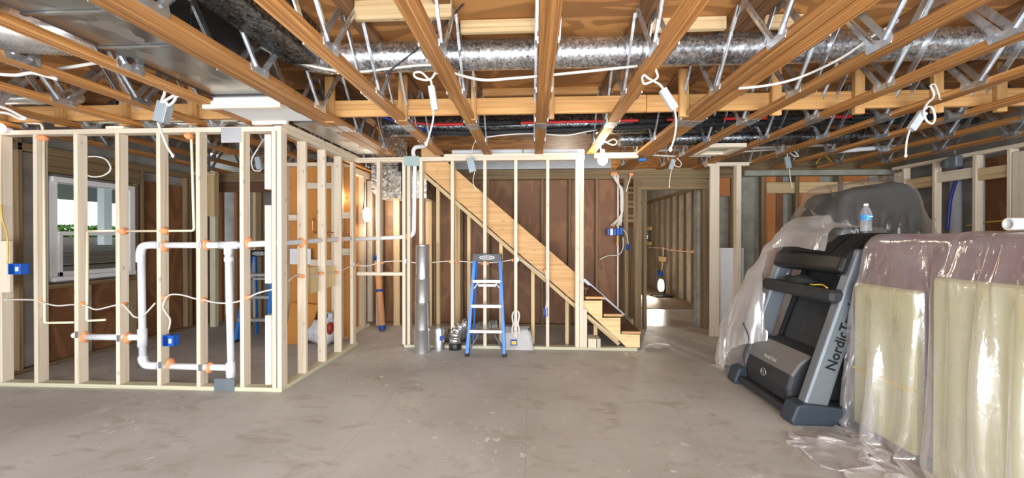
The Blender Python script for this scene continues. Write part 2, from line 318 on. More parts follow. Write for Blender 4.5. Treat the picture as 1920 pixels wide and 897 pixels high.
def bend(pts, rad, n=5):
    """polyline with rounded corners"""
    P = [Vector(p) for p in pts]; out = [P[0]]
    for i in range(1, len(P)-1):
        a = (P[i-1]-P[i]); b = (P[i+1]-P[i]); r = min(rad, a.length*0.45, b.length*0.45); a.normalize(); b.normalize()
        s, e = P[i]+a*r, P[i]+b*r
        for k in range(n+1):
            t = k/n; out.append(s*(1-t)**2+P[i]*2*t*(1-t)+e*t*t)
    return out+[P[-1]]
def lathe(name, prof, loc, mat, parent=None, seg=24, axis=(0, 0, 1), caps=True, smooth=True):
    """prof: list of (radius, height)"""
    ax = Vector(axis).normalized(); q = Vector((0, 0, 1)).rotation_difference(ax); V_, F_ = [], []
    for r, h in prof:
        for k in range(seg):
            a = 2*math.pi*k/seg; V_.append(q @ Vector((r*math.cos(a), r*math.sin(a), h)))
    for i in range(len(prof)-1):
        for k in range(seg): F_.append((i*seg+k, i*seg+(k+1) % seg, (i+1)*seg+(k+1) % seg, (i+1)*seg+k))
    if caps: F_ += [tuple(range(seg-1, -1, -1)), tuple(range((len(prof)-1)*seg, len(prof)*seg))]
    o = mesh_obj(name, [v+Vector(loc) for v in V_], F_, mat, parent, smooth, origin=Vector(loc))
    if smooth: o.data.set_sharp_from_angle(angle=math.radians(40))
    return o
def prism(name, pts, off, mat, parent=None, smooth=False):
    """closed polygon of points swept by a vector"""
    P = [Vector(p) for p in pts]; n = len(P); off = Vector(off)
    v = P+[p+off for p in P]; f = [tuple(range(n-1, -1, -1)), tuple(range(n, 2*n))]+[(i, (i+1) % n, n+(i+1) % n, n+i) for i in range(n)]
    o = mesh_obj(name, v, f, mat, parent, smooth)
    bm = bmesh.new(); bm.from_mesh(o.data); bmesh.ops.recalc_face_normals(bm, faces=bm.faces); bm.to_mesh(o.data); bm.free(); return o
def blob(name, loc, size, mat, parent=None, sub=2, rough=0.25, seed=0.0):
    bm = bmesh.new(); bmesh.ops.create_icosphere(bm, subdivisions=sub, radius=1.0)
    for v in bm.verts: v.co *= 1+rough*noise.noise(v.co*1.7+Vector((seed, seed*2, 0)))
    bmesh.ops.scale(bm, vec=size, verts=bm.verts); me = bpy.data.meshes.new(name); bm.to_mesh(me); bm.free()
    me.polygons.foreach_set('use_smooth', [True]*len(me.polygons)); me.materials.append(MAT[mat])
    return place(bpy.data.objects.new(name, me), Matrix.Translation(Vector(loc)), parent)
def lettering(name, text, loc, xdir, ydir, height, mat, parent=None, depth=0.001, align='CENTER', width=None, shear=0, bold=0.0):
    cu = bpy.data.curves.new('lettering', 'FONT'); cu.body = text; cu.size = 1; cu.align_x = align; cu.align_y = 'CENTER'; cu.extrude = 0; cu.shear = shear; cu.resolution_u = 2; cu.offset = bold
    t = bpy.data.objects.new('lettering', cu); C.objects.link(t); dg = bpy.context.evaluated_depsgraph_get(); dg.update()
    me = bpy.data.meshes.new_from_object(t.evaluated_get(dg)); bpy.data.objects.remove(t)
    xs = [v.co.x for v in me.vertices]; sx = height if not width else width/(max(xs)-min(xs))
    for v in me.vertices: v.co.x *= sx; v.co.y *= height; v.co.z = 0
    me.materials.clear(); me.materials.append(MAT[mat]); o = bpy.data.objects.new(name, me)
    x, y = Vector(xdir).normalized(), Vector(ydir).normalized(); z = x.cross(y); m4 = Matrix((x, y, z)).transposed().to_4x4(); m4.translation = Vector(loc)+z*depth
    return place(o, m4, parent)

# ================================================================== THE SETTING
TB = 2.47            # underside of the floor trusses
TD = 0.45            # truss depth
TT = TB+TD           # underside of the subfloor
def onC(px, py): return onZ(px, py, TB)
tag(box('floor', (-5.6, -2.2, -0.12), (5.9, 6.25, 0), 'floor_slab', bev=0), kind='structure')
tag(box('floor_far_room', (-5.6, 6.25, -0.12), (3.6, 12.2, 0.0), 'polished_concrete', bev=0), kind='structure')
tag(box('floor_covering', (-1.0, 7.75, 0.0), (3.42, 12.1, 0.012), 'carpet_brown', bev=0), kind='structure')
ceil = struct('ceiling', (0, 0, TT))
yy = -2.2; row = 0
while yy < 12.0:
    xx = -6.0-(row % 2)*1.22
    while xx < 5.9:
        x0, x1 = max(xx, -5.7), min(xx+2.436, 5.9)
        if x1-x0 > 0.05: box('plywood_sheet', (x0, yy, TT), (x1, yy+1.215, TT+0.018), 'ply_ceiling', ceil, bev=0)
        xx += 2.44
    yy += 1.22; row += 1

# ---- wall behind the photographer with its wide open doorway
wf = struct('wall_front', (0, -2.1, 0))
box('concrete_panel', (-5.6, -2.2, 0), (-4.4, -2.0, TT), 'concrete', wf, bev=0)
box('concrete_panel', (4.4, -2.2, 0), (5.9, -2.0, TT), 'concrete', wf, bev=0)
box('header', (-4.4, -2.2, 2.3), (4.4, -2.0, TT), 'concrete', wf, bev=0)

# ---- left exterior wall with the window
WX = -5.30
wl = struct('wall_left', (WX-0.2, 2, 0))
wy0, wy1, wz0, wz1 = 4.00, 4.84, 0.93, 2.10
box('concrete_panel', (WX-0.22, -2.0, 0), (WX-0.10, wy0, TT), 'concrete', wl, bev=0)
box('concrete_panel', (WX-0.22, wy1, 0), (WX-0.10, 6.2, TT), 'concrete', wl, bev=0)
box('concrete_panel', (WX-0.22, wy0, 0), (WX-0.10, wy1, wz0), 'concrete', wl, bev=0)
box('concrete_panel', (WX-0.22, wy0, wz1), (WX-0.10, wy1, TT), 'concrete', wl, bev=0)
for y0, y1, z0, z1, mt in ((3.50, 3.66, 0, TB, 'concrete_green'), (3.96, 4.22, 0, 0.86, 'ply_red'), (4.40, 4.76, 0, 0.86, 'ply_red'), (5.02, 5.28, 0, 2.2, 'ply_red'), (5.30, 5.62, 0, 2.2, 'ply_red'), (5.84, 6.1, 0, 2.2, 'ply_red')):
    box('plywood_panel' if mt == 'ply_red' else 'pilaster', (WX-0.10, y0, z0), (WX-0.06, y1, z1), mt, wl, bev=0)
for yc, z1 in ((3.72, TB), (3.92, 2.3), (4.30, 0.86), (4.90, TB-0.1), (4.98, TB-0.1), (5.66, TB-0.1), (5.72, TB-0.1)):
    box('stud', (WX-0.09, yc-0.019, 0.04), (WX, yc+0.019, z1), 'old_stud', wl)
box('stud', (WX-0.09, 4.32, 0.04), (WX-0.02, 4.38, 0.86), 'concrete', wl)
box('top_plate', (WX-0.09, 3.5, TB-0.14), (WX, 6.1, TB-0.06), 'old_beam', wl)
box('sole_plate', (WX-0.09, 3.5, 0), (WX, 6.1, 0.04), 'old_beam', wl)
box('window_header', (WX-0.09, 3.9, 2.14), (WX, 4.95, 2.33), 'old_beam', wl)
box('sill_board', (WX-0.09, 3.9, 0.85), (WX+0.01, 4.95, 0.90), 'old_stud', wl)
win = struct('window_1', (WX-0.1, 4.42, wz0))
for nm, lo, hi in (('frame_stile', (WX-0.12, wy0-0.02, wz0), (WX-0.02, wy0+0.05, wz1)), ('frame_stile', (WX-0.12, wy1-0.05, wz0), (WX+0.02, wy1+0.02, wz1)),
                   ('frame_head', (WX-0.12, wy0-0.02, wz1-0.06), (WX+0.02, wy1+0.02, wz1)), ('frame_sill', (WX-0.12, wy0-0.02, wz0), (WX+0.03, wy1+0.02, wz0+0.05)),
                   ('meeting_rail', (WX-0.08, wy0+0.05, 1.445), (WX-0.01, wy1-0.05, 1.49)),
                   ('sash_stile', (WX-0.06, wy1-0.10, wz0+0.05), (WX-0.01, wy1-0.05, 1.46)), ('sash_stile', (WX-0.06, wy0+0.05, wz0+0.05), (WX-0.01, wy0+0.09, 1.46)),
                   ('sash_rail', (WX-0.06, wy0+0.05, wz0+0.05), (WX-0.01, wy1-0.05, wz0+0.10))):
    box(nm, lo, hi, 'window_white', win)
box('pane', (WX-0.075, wy0+0.05, 1.48), (WX-0.07, wy1-0.05, wz1-0.06), 'pane_glass', win, bev=0)
box('pane', (WX-0.045, wy0+0.09, wz0+0.10), (WX-0.04, wy1-0.10, 1.45), 'pane_glass', win, bev=0)
# ---- outside the window: planting bank held by timbers, hedge, porch soffit
og = tag(prism('ground_bank', [(-7.26, 1.0, -0.3), (-16, 1.0, -0.3), (-16, 1.0, 1.46), (-8.9, 1.0, 1.42), (-7.26, 1.0, 1.16)], (0, 17, 0), 'soil'), 'dark mulch planting bank outside the window', 'ground', kind='structure')
tm = thing('retaining_wall', 'stacked dark timber retaining wall outside the window', 'wall', (-7.2, 5.5, -0.2))
for k in range(7): box('timber', (-7.25, 1.0, -0.2+k*0.2), (-7.05, 12, -0.01+k*0.2), 'mulch_timber', tm, bev=0.015)
hb = bmesh.new(); rr = random.Random(3)
for k in range(12000):
    p = Vector((-9.9+rr.random()*0.9, 4+rr.random()*11, 1.40+rr.random()*0.26)); p.z += 0.07*noise.noise(p*2.0); s = 0.02+rr.random()*0.025
    a = Vector((rr.uniform(-1, 1), rr.uniform(-1, 1), rr.uniform(-1, 1))).normalized(); b = a.orthogonal().normalized()
    vs = [hb.verts.new(p+a*s), hb.verts.new(p+b*s*0.6), hb.verts.new(p-a*s), hb.verts.new(p-b*s*0.6)]; hb.faces.new(vs)
me = bpy.data.meshes.new('hedge'); hb.to_mesh(me); hb.free(); me.materials.append(MAT['hedge']); ho = bpy.data.objects.new('hedge', me); place(ho, Matrix.Identity(4)); tag(ho, 'low green hedge beyond the mulch outside the window', 'hedge', kind='stuff')
pc = thing('porch_roof', 'pale grey green porch soffit and white post outside the window', 'porch', (-6.9, 5.4, 2.0))
box('soffit', (-8.4, 1.5, 2.42), (-5.6, 14, 2.47), 'soffit_paint', pc, bev=0)
box('beam', (-8.4, 1.5, 2.10), (-8.25, 14, 2.45), 'soffit_paint', pc)
box('post', (-7.02, 5.86, 1.3), (-6.90, 5.98, 2.42), 'window_white', pc)

# ---- rear wall (old framing with plywood on its far side)
RY = 6.10
wb = struct('wall_back', (0, RY, 0))
def rx(px): return onY(px, 450, RY).x
LD0, LD1, RD0, RD1 = rx(408), rx(512), rx(1206), rx(1318)
box('top_plate', (-5.3, RY, TB-0.06), (rx(1392), RY+0.10, TB+0.03), 'old_beam', wb)
box('top_plate', (-5.3, RY, TB-0.13), (rx(1392), RY+0.10, TB-0.06), 'old_beam', wb)
box('sole_plate', (LD1, RY, 0), (rx(1165), RY+0.09, 0.04), 'old_beam', wb)
box('door_header', (RD0-0.09, RY, 2.165), (RD1+0.06, RY+0.1, 2.34), 'old_beam', wb)
box('door_header', (LD0-0.05, RY, 2.17), (LD1+0.5, RY+0.05, 2.34), 'tread_wood', wb)
for px in (530, 580, 632, 716, 765, 815, 866, 916, 966, 1017, 1068, 1119):
    x = rx(px); box('stud', (x-0.02, RY, 0.04), (x+0.02, RY+0.09, 2.34), 'old_stud', wb)
cols = (522, 690, 766, 866, 966, 1068, 1163)
for a, b in zip(cols[:-1], cols[1:]):
    box('plywood_panel', (rx(a)+0.003, RY+0.09, 0), (rx(b)-0.003, RY+0.105, 2.34), 'ply_red' if b > 1000 else 'ply_brown', wb, bev=0)
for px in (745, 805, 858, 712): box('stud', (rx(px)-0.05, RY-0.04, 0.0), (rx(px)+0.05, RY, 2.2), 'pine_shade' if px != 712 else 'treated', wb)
box('gypsum_strip', (rx(850), RY-0.02, TB+0.035), (rx(1145), RY+0.08, TB+0.25), 'gypsum_blue', wb, bev=0)
for px, mt in ((1175, 'old_stud'), (1194, 'old_stud'), (1200, 'old_stud'), (1210, 'old_beam')): box('stud', (rx(px)-0.026, RY, 0.0), (rx(px)+0.026, RY+0.09, 2.34 if px < 1205 else 2.16), mt, wb)
box('stud', (rx(1318), RY, 0), (rx(1329), RY+0.09, 2.165), 'old_stud', wb)
box('stud', (rx(1371), RY, 0), (rx(1386), RY+0.09, 2.34), 'old_stud', wb)
box('plywood_panel', (rx(1347), RY+0.02, 2.06), (rx(1370), RY+0.05, 2.34), 'ply_orange', wb, bev=0)
box('concrete_panel', (rx(1318), RY+0.20, 0), (5.9, RY+0.34, 2.40), 'concrete_green', wb, bev=0)
box('rim_joist', (rx(1318), RY+0.16, 2.40), (5.9, RY+0.20, TT), 'old_beam', wb, bev=0)
# right hand run of the rear wall: grey plate, old studs, orange plywood and pale backing boards
for px in (1432, 1495, 1577, 1660): box('stud', (rx(px)-0.03, RY, 0.04), (rx(px)+0.03, RY+0.09, 2.36), 'old_stud', wb)
box('top_plate', (rx(1395), RY-0.01, 2.37), (rx(1690), RY+0.09, 2.45), 'concrete_green', wb)
box('sole_plate', (rx(1395), RY, 0), (rx(1700), RY+0.09, 0.04), 'old_beam', wb)
for a, b, mt in ((1442, 1462, 'ply_orange'), (1463, 1476, 'ply_red'), (1500, 1546, 'ply_orange'), (1582, 1638, 'ply_orange'), (1640, 1657, 'concrete')):
    box('plywood_panel', (rx(a), RY+0.10, 0), (rx(b), RY+0.115, 2.37), mt, wb, bev=0)
for a, b in ((1438, 1492), (1499, 1573), (1581, 1657)): box('backing_board', (rx(a)+0.005, RY+0.02, 2.10), (rx(b)-0.005, RY+0.058, 2.27), 'pine_shade', wb)
box('sill_board', (rx(1530), RY-0.03, 1.28), (rx(1562), RY+0.03, 1.36), 'pine_shade', wb)
# left storage beyond the rear wall
for px, mt, w_ in ((413, 'red_stud', 0.09), (443, 'red_stud', 0.05), (462, 'old_stud', 0.06), (478, 'pine_shade', 0.05), (488, 'old_stud', 0.06)):
    x = onY(px, 450, RY+0.12).x; box('stud', (x-w_/2, RY+0.10, 0), (x+w_/2, RY+0.16, 2.2), mt, wb)
box('concrete_panel', (-6.2, RY+0.62, 0), (-2.2, RY+0.7, TT), 'concrete', wb, bev=0)
# ---- far room
fw = struct('wall_far_right', (3.4, 9, 0))
box('concrete_panel', (3.42, RY+0.34, 0), (3.6, 12.2, TT), 'concrete', fw, bev=0)
for k in range(13):
    y = 6.62+k*0.42; box('furring_strip', (3.36, y-0.022, 0.0), (3.42, y+0.022, 2.4), 'old_stud', fw)
box('top_plate', (3.35, 6.4, 2.40), (3.42, 12.1, 2.47), 'old_beam', fw)
bw = struct('wall_far_back', (0, 12.1, 0))
box('concrete_panel', (-5.6, 12.1, 0), (3.6, 12.2, TT), 'concrete', bw, bev=0)
for k in range(14): box('furring_strip', (-1.9+k*0.42, 12.03, 0), (-1.86+k*0.42, 12.1, 2.4), 'old_stud', bw)
lw2 = struct('wall_far_left', (-1, 9, 0))
box('concrete_panel', (-1.1, RY+0.8, 0), (-1.0, 12.1, TT), 'concrete', lw2, bev=0)
for k in range(12): box('furring_strip', (-1.0, 6.9+k*0.42, 0), (-0.94, 6.94+k*0.42, 2.4), 'old_stud', lw2)
for k in range(9):
    z = 1.62+k*0.085; tag(box('lumber_strip', (rx(1160)*1.16, 7.15, z), (rx(1196)*1.16, 7.195-0.01*(k % 3), z+0.05), 'pine_shade' if k % 3 else 'red_stud'), ('lowest', 'second', 'third', 'fourth', 'fifth', 'sixth', 'seventh', 'eighth', 'topmost')[k]+' lumber strip in the stack seen past the cable bundle', 'lumber strip', 'stacked lumber strips beyond the rear wall')
tag(box('lumber_rack', (rx(1160)*1.16-0.05, 7.21, 0.0), (rx(1196)*1.16+0.05, 7.26, 2.42), 'old_stud'), 'dark board carrying the stacked lumber strips beyond the rear wall', 'rack')
# ---- right exterior wall
wr = struct('wall_right', (5.8, 3, 0))
box('concrete_panel', (5.78, -2.2, 0), (5.9, RY+0.3, TT), 'concrete', wr, bev=0)
for y0, y1, mt in ((5.30, 5.75, 'concrete'), (4.78, 5.28, 'ply_red'), (4.24, 4.62, 'ply_red'), (3.98, 4.16, 'concrete'), (3.55, 3.93, 'ply_red'), (3.1, 3.5, 'ply_red')):
    box('plywood_panel' if mt != 'concrete' else 'pilaster', (5.72, y0, 0), (5.78, y1, 2.42), mt, wr, bev=0)
box('ledge_board', (5.55, 2.5, 1.34), (5.72, 5.7, 1.40), 'old_stud', wr)

# ================================================================== NEW STUD PARTITIONS
H8 = 2.44
PA = 3.40
pa = thing('stud_partition', 'pale pine stud partition carrying the white drain pipe loop, in front of the window', 'wall frame', (-3.8, PA+0.045, 0))
box('sole_plate', (-5.25, PA, 0), (-2.29, PA+0.089, 0.038), 'treated', pa)
box('top_plate', (-5.25, PA, H8-0.044), (-3.0, PA+0.089, H8), 'pine', pa)
box('top_plate', (-3.0, PA, H8-0.044), (-2.29, PA+0.089, H8), 'pine', pa)
def studA(px, y=480, z0=0.038, z1=H8-0.044, **k):
    x = onY(px, y, PA).x; return box('stud', (x, PA+0.001, z0), (x+0.038, PA+0.089, z1), 'pine', pa)
for px in (-5, 62, 138, 216, 293, 367, 449, 509): studA(px)
x = onY(519, 480, PA).x; box('corner_stud', (x, PA+0.001, 0.038), (-2.29, PA+0.089, H8-0.044), 'pine', pa)
for y0, y1 in ((252, 355), (385, 532), (592, 722)):
    x = onY(496, 450, PA).x; z1, z0 = onY(496, y0, PA).z, onY(496, y1, PA).z
    box('spacer_block', (x, PA+0.001, max(z0, 0.038)), (x+0.06, PA+0.089, min(z1, 2.39)), 'pine', pa)
x = onY(0, 450, PA).x
box('backing_board', (-5.25, PA-0.03, onY(0, 548, PA).z), (onY(25, 450, PA).x, PA, onY(0, 452, PA).z), 'pine', pa)
box('nail_plate', (onY(415, 255, PA).x, PA-0.006, onY(415, 268, PA).z), (onY(453, 255, PA).x, PA, onY(415, 240, PA).z), 'guard_light', pa)
box('nail_plate', (onY(402, 720, PA).x, PA-0.006, 0.003), (onY(440, 720, PA).x, PA, onY(402, 710, PA).z), 'guard_grey', pa)
for px, py in ((141, 628), (219, 635), (297, 685), (372, 690), (297, 460), (372, 460), (452, 458)):
    p = onY(px, py, PA); box('nail_plate', (p.x, PA-0.003, p.z-0.03), (p.x+0.028, PA, p.z+0.03), 'guard_grey' if py > 600 else 'guard_light', pa)
# side partition, running back along the joists
PBX = -2.29
pb = thing('stud_partition', 'pale pine stud partition running back from the corner post towards the grey duct box', 'wall frame', (PBX-0.045, 4.1, 0))
box('sole_plate', (PBX-0.089, PA+0.09, 0), (PBX, 4.95, 0.038), 'treated', pb)
box('top_plate', (PBX-0.089, PA+0.09, H8-0.044), (PBX, 4.86, H8), 'pine', pb)
box('cap_plate', (PBX-0.06, PA-0.05, H8), (PBX+0.05, 4.9, H8+0.03), 'pine', pb)
for px in (557, 595, 625.6):
    y = onX(px, 480, PBX-0.089).y; box('stud', (PBX-0.088, y, 0.038), (PBX-0.001, y+0.038, H8-0.044), 'pine', pb)
for pxa, pxb, ya, yb in ((577, 595, 502, 552), (612, 626, 500, 540)):   # wide backing board between studs
    a, b = onX(pxa, ya, PBX-0.07), onX(pxb, ya, PBX-0.07); z0 = onX(pxa, yb, PBX-0.07).z; box('backing_board', (PBX-0.089, a.y, z0), (PBX-0.06, b.y, a.z), 'cut_stringer', pb)
# back partition beside the stairs
PC = 4.86
pcx = lambda px: onY(px, 450, PC).x
pcw = thing('stud_partition', 'pale pine stud partition in front of the stair stringer', 'wall frame', (-0.8, PC+0.045, 0))
box('sole_plate', (pcx(757), PC, 0), (pcx(1196), PC+0.089, 0.038), 'treated', pcw)
box('top_plate', (PBX, PC, H8-0.04), (pcx(1096), PC+0.089, H8+0.012), 'pine', pcw)
box('cap_plate', (pcx(832), PC+0.01, H8+0.012), (pcx(1096), PC+0.089, H8+0.05), 'pine', pcw)
for px in (656, 754, 763, 786, 845, 906, 964, 1024): box('stud', (pcx(px), PC+0.001, 0.0 if px == 656 else 0.038), (pcx(px)+0.04, PC+0.088, H8-0.04), 'pine', pcw)
box('stud', (pcx(706), PC+0.001, onY(706, 511, PC).z), (pcx(706)+0.045, PC+0.088, H8-0.04), 'pine', pcw)
for px in (1079, 1087): box('end_stud', (pcx(px), PC+0.001, 0.038), (pcx(px)+0.05, PC+0.088, H8-0.04), 'pine', pcw)
box('cripple_stud', (pcx(1094), PC-0.002, 0.038), (pcx(1101), PC+0.08, onY(1094, 580, PC).z), 'pine', pcw)
box('blocking', (pcx(669), PC+0.001, onY(669, 517, PC).z), (pcx(754), PC+0.088, onY(669, 511, PC).z), 'pine', pcw)
box('nail_plate', (pcx(757), PC-0.005, onY(757, 312, PC).z), (pcx(786), PC, onY(757, 293, PC).z), 'guard_green', pcw)
for px, py in ((757, 490), (707, 490), (660, 496), (967, 487)):
    p = onY(px, py, PC); box('nail_plate', (p.x, PC-0.003, p.z-0.03), (p.x+0.035, PC, p.z+0.03), 'guard_light', pcw)
# closet box of orange fibreboard behind the side partition
CY, CX = 5.12, -2.60
cl = thing('closet_frame', 'pine closet frame backed with orange fibreboard, behind the side partition', 'wall frame', (-3.0, CY, 0))
cxp = lambda px: onY(px, 450, CY).x
x0 = cxp(528)
box('sole_plate', (x0, CY, 0), (CX, CY+0.089, 0.038), 'pine', cl); box('top_plate', (x0, CY, 2.40), (CX, CY+0.089, 2.45), 'pine', cl)
box('sole_plate', (CX-0.089, CY+0.089, 0), (CX, RY-0.05, 0.038), 'pine', cl); box('top_plate', (CX-0.089, CY+0.089, 2.36), (CX, RY-0.05, 2.45), 'pine', cl)
for px in (530, 621): box('stud', (cxp(px), CY+0.001, 0.038), (cxp(px)+0.06, CY+0.088, 2.40), 'pine', cl)
box('stud', (CX-0.04, CY+0.001, 0.038), (CX-0.001, CY+0.088, 2.40), 'pine', cl)
for pxa, pxb, ya, yb in ((540, 556, 403, 414), (575, 621, 343, 354), (634, 655, 398, 410), (580, 621, 487, 499), (634, 655, 466, 479)):
    box('blocking', (cxp(pxa), CY+0.005, onY(pxa, yb, CY).z), (cxp(pxb), CY+0.08, onY(pxa, ya, CY).z), 'pine', cl)
for pa_, pb_ in ((530, 588), (588.5, 652)): box('fibreboard_panel', (cxp(pa_), CY+0.09, 0.03), (cxp(pb_), CY+0.102, 2.40), 'fibre_orange', cl, bev=0)
box('fibreboard_panel', (CX-0.11, CY+0.105, 0.03), (CX-0.09, RY-0.06, 2.36), 'fibre_orange', cl, bev=0)
for px in (676.5, 692.5): y = onX(px, 480, CX-0.05).y; box('stud', (CX-0.088, y, 0.038), (CX-0.001, y+0.09, 2.36), 'pine', cl)
# two post frame by the old doorway on the right
GY = 5.62
gx = lambda px: onY(px, 450, GY).x
pg = thing('stud_frame', 'short pale frame of two studs and a plate beside the dark doorway', 'wall frame', (gx(1362), GY, 0))
box('stud', (gx(1332), GY, 0.0), (gx(1349), GY+0.04, 2.44), 'pine', pg); box('stud', (gx(1381), GY, 0.0), (gx(1390), GY+0.089, 2.44), 'pine', pg)
box('top_plate', (gx(1326), GY-0.01, 2.44), (gx(1404), GY+0.1, 2.49), 'pine', pg)
# right partition along the outside wall
PRX = 5.30
pr = thing('stud_partition', 'pale stud partition with a high row of blocking along the right wall', 'wall frame', (PRX+0.045, 4.7, 0))
yA, yB = onX(1672, 300, PRX).y, onX(1925, 300, PRX).y-0.7
box('top_plate', (PRX, yB, 2.405), (PRX+0.089, yA, 2.45), 'pine', pr); box('sole_plate', (PRX, yB, 0), (PRX+0.089, yA, 0.038), 'treated', pr)
stp = [1693, 1750, 1826, 1891]
ys = [onX(p, 350, PRX).y for p in stp]
for y in ys+[ys[-1]-0.40, ys[-1]-0.8]: box('stud', (PRX+0.001, y-0.019, 0.038), (PRX+0.088, y+0.019, 2.405), 'pine', pr)
box('cripple_stud', (PRX+0.001, ys[0]-0.0, 1.95), (PRX+0.088, ys[0]+0.14, 2.36), 'pine', pr)
box('stud', (PRX+0.001, ys[3]-0.20, 0.04), (PRX+0.02, ys[3]-0.03, 2.36), 'pine', pr)
for i in range(3): box('blocking', (PRX+0.02, ys[i+1]+0.02, 2.10 if i != 1 else 2.14), (PRX+0.06, ys[i]-0.02, 2.24 if i != 1 else 2.27), 'pine' if i == 1 else 'pine_shade', pr)

# ================================================================== STAIRS
SY = 4.965
spx = lambda px, py, Y=SY: onY(px, py, Y)
st = thing('staircase', 'open staircase with a broad pine stringer and dark brown treads', 'staircase', (0.5, SY+0.5, 0))
P4 = [spx(790, 260), spx(1094, 524), spx(1094, 570), spx(1094, 580), spx(790, 316)]
prism('stringer', [spx(790, 262), spx(1090, 522), spx(1090, 577), spx(790, 317)], (0, 0.04, 0), 'stringer_wood', st)
beam('ledger', spx(786, 320, SY+0.02), spx(1160, 645, SY+0.02), 0.075, 0.045, 'pine_shade', st)
q = lambda x, y: spx(1060+x/5.98, 520+y/5.98, PC+0.045)
prism('cut_stringer', [q(120, 265), q(413, 265), q(413, 458), q(617, 458), q(617, 640), q(835, 648), q(835, 790), q(690, 790), q(215, 355), q(120, 262)], (0, 0.04, 0), 'cut_stringer', st)
beam('ledger_strip', q(240, 430), q(590, 715), 0.03, 0.04, 'pine_shade', st)
rise, run = (q(413, 265).z-q(413, 458).z), (q(617, 458).x-q(413, 458).x)
x1, z1 = q(835, 640).x, q(800, 640).z
for k in range(12):
    xr = x1-k*run; zr = z1+k*rise; yf = PC+0.05
    if k >= 3:      # treads housed behind the closed stringer
        yf = SY+0.045; xr = x1-(k-0.15)*run; px_ = 960; e0, e1 = spx(790, 262), spx(1090, 522); zr = e0.z+(e1.z-e0.z)*(xr+0.02-e0.x)/(e1.x-e0.x)-0.075
    if zr > 2.4: break
    box('tread', (xr-run-0.01, yf, zr), (xr+0.015, RY-0.06, zr+0.035), 'tread_wood', st)
    if k < 3: box('nosing', (xr-run+0.005, PC+0.035, zr+0.002), (xr+0.01, PC+0.05, zr+0.033), 'stringer_wood', st)
    box('riser', (xr-0.02, yf+0.04, zr-rise+0.035), (xr, RY-0.06, zr), 'tread_wood', st, bev=0)
beam('skirt_trim', onY(1094, 524, RY-0.05), onY(1170, 592, RY-0.05), 0.03, 0.05, 'guard_light', st)
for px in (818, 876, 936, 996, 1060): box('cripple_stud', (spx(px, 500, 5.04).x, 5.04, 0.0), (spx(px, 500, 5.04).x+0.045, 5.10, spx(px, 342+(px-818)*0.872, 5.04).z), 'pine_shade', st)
box('cripple_stud', (q(335, 500).x, SY+0.05, 0.0), (q(378, 500).x, SY+0.09, q(335, 540).z), 'pine_shade', st)

# ================================================================== FLOOR TRUSSES
TW = 0.105
def web_mesh():
    if 'web' in MESH: return MESH['web']
    bm = bmesh.new()
    def add_beam(p0, p1, wx, wd):
        p0, p1 = Vector(p0), Vector(p1); d = (p1-p0); L = d.length; d.normalize(); xx = Vector((1, 0, 0)); zz = xx.cross(d)
        r = bmesh.ops.create_cube(bm, size=1.0)['verts']
        for v in r: c = v.co.copy(); v.co = (p0+p1)/2+d*(c.y*L)+xx*(c.x*wx)+zz*(c.z*wd)
    for s in (-1, 1):
        a, b = (0, s*0.035, 0.035), (0, s*0.325, TD-0.015)
        add_beam(a, b, 0.006, 0.040); add_beam((0.007, a[1], a[2]), (0.007, b[1], b[2]), 0.012, 0.016)
        add_beam((0.001, s*0.30, TD-0.045), (0.001, s*0.38, TD-0.045), 0.004, 0.07)
    pts = [(-0.075, -0.002), (0.075, -0.002), (0.085, 0.03), (0.075, 0.075), (0.04, 0.05), (0.0, 0.042), (-0.04, 0.05), (-0.075, 0.075), (-0.085, 0.03)]
    fr = [bm.verts.new((0.004, y, z)) for y, z in pts]; bk = [bm.verts.new((-0.002, y, z)) for y, z in pts]; n = len(pts)
    bm.faces.new(fr); bm.faces.new(bk[::-1])
    for i in range(n): bm.faces.new((fr[i], bk[i], bk[(i+1) % n], fr[(i+1) % n]))
    bmesh.ops.recalc_face_normals(bm, faces=bm.faces)
    me = bpy.data.meshes.new('web'); bm.to_mesh(me); bm.free(); me.materials.append(MAT['steel_web']); MESH['web'] = me; return me
def truss(X, y1, label, phase=2.15, skip=()):
    t = thing('floor_truss', label, 'floor truss', (X, y1, TB), 'open web floor trusses under the plywood')
    m1 = 'truss_wood'
    box('bottom_chord', (X-TW/2, -2.0, TB), (X+TW/2, y1, TB+0.040), m1, t)
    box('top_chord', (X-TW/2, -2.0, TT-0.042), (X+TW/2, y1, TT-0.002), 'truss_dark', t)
    y = phase-0.70*4
    while y < y1-0.15:
        if y > -1.6:
            for s in (-1, 1):
                if s in skip: continue
                o = bpy.data.objects.new('web', web_mesh()); m = Matrix.Translation((X+s*(TW/2+0.003), y, TB)) @ (Matrix.Identity(4) if s > 0 else Matrix.Rotation(math.pi, 4, 'Z')); place(o, m, t)
        y += 0.70
    py = 3.62+0.02*math.sin(X*9)
    box('splice_plate', (X-TW/2+0.004, py-0.09, TB-0.002), (X+TW/2-0.004, py+0.09, TB), 'steel_plate', t, bev=0)
END1, END2 = 4.86, 6.08
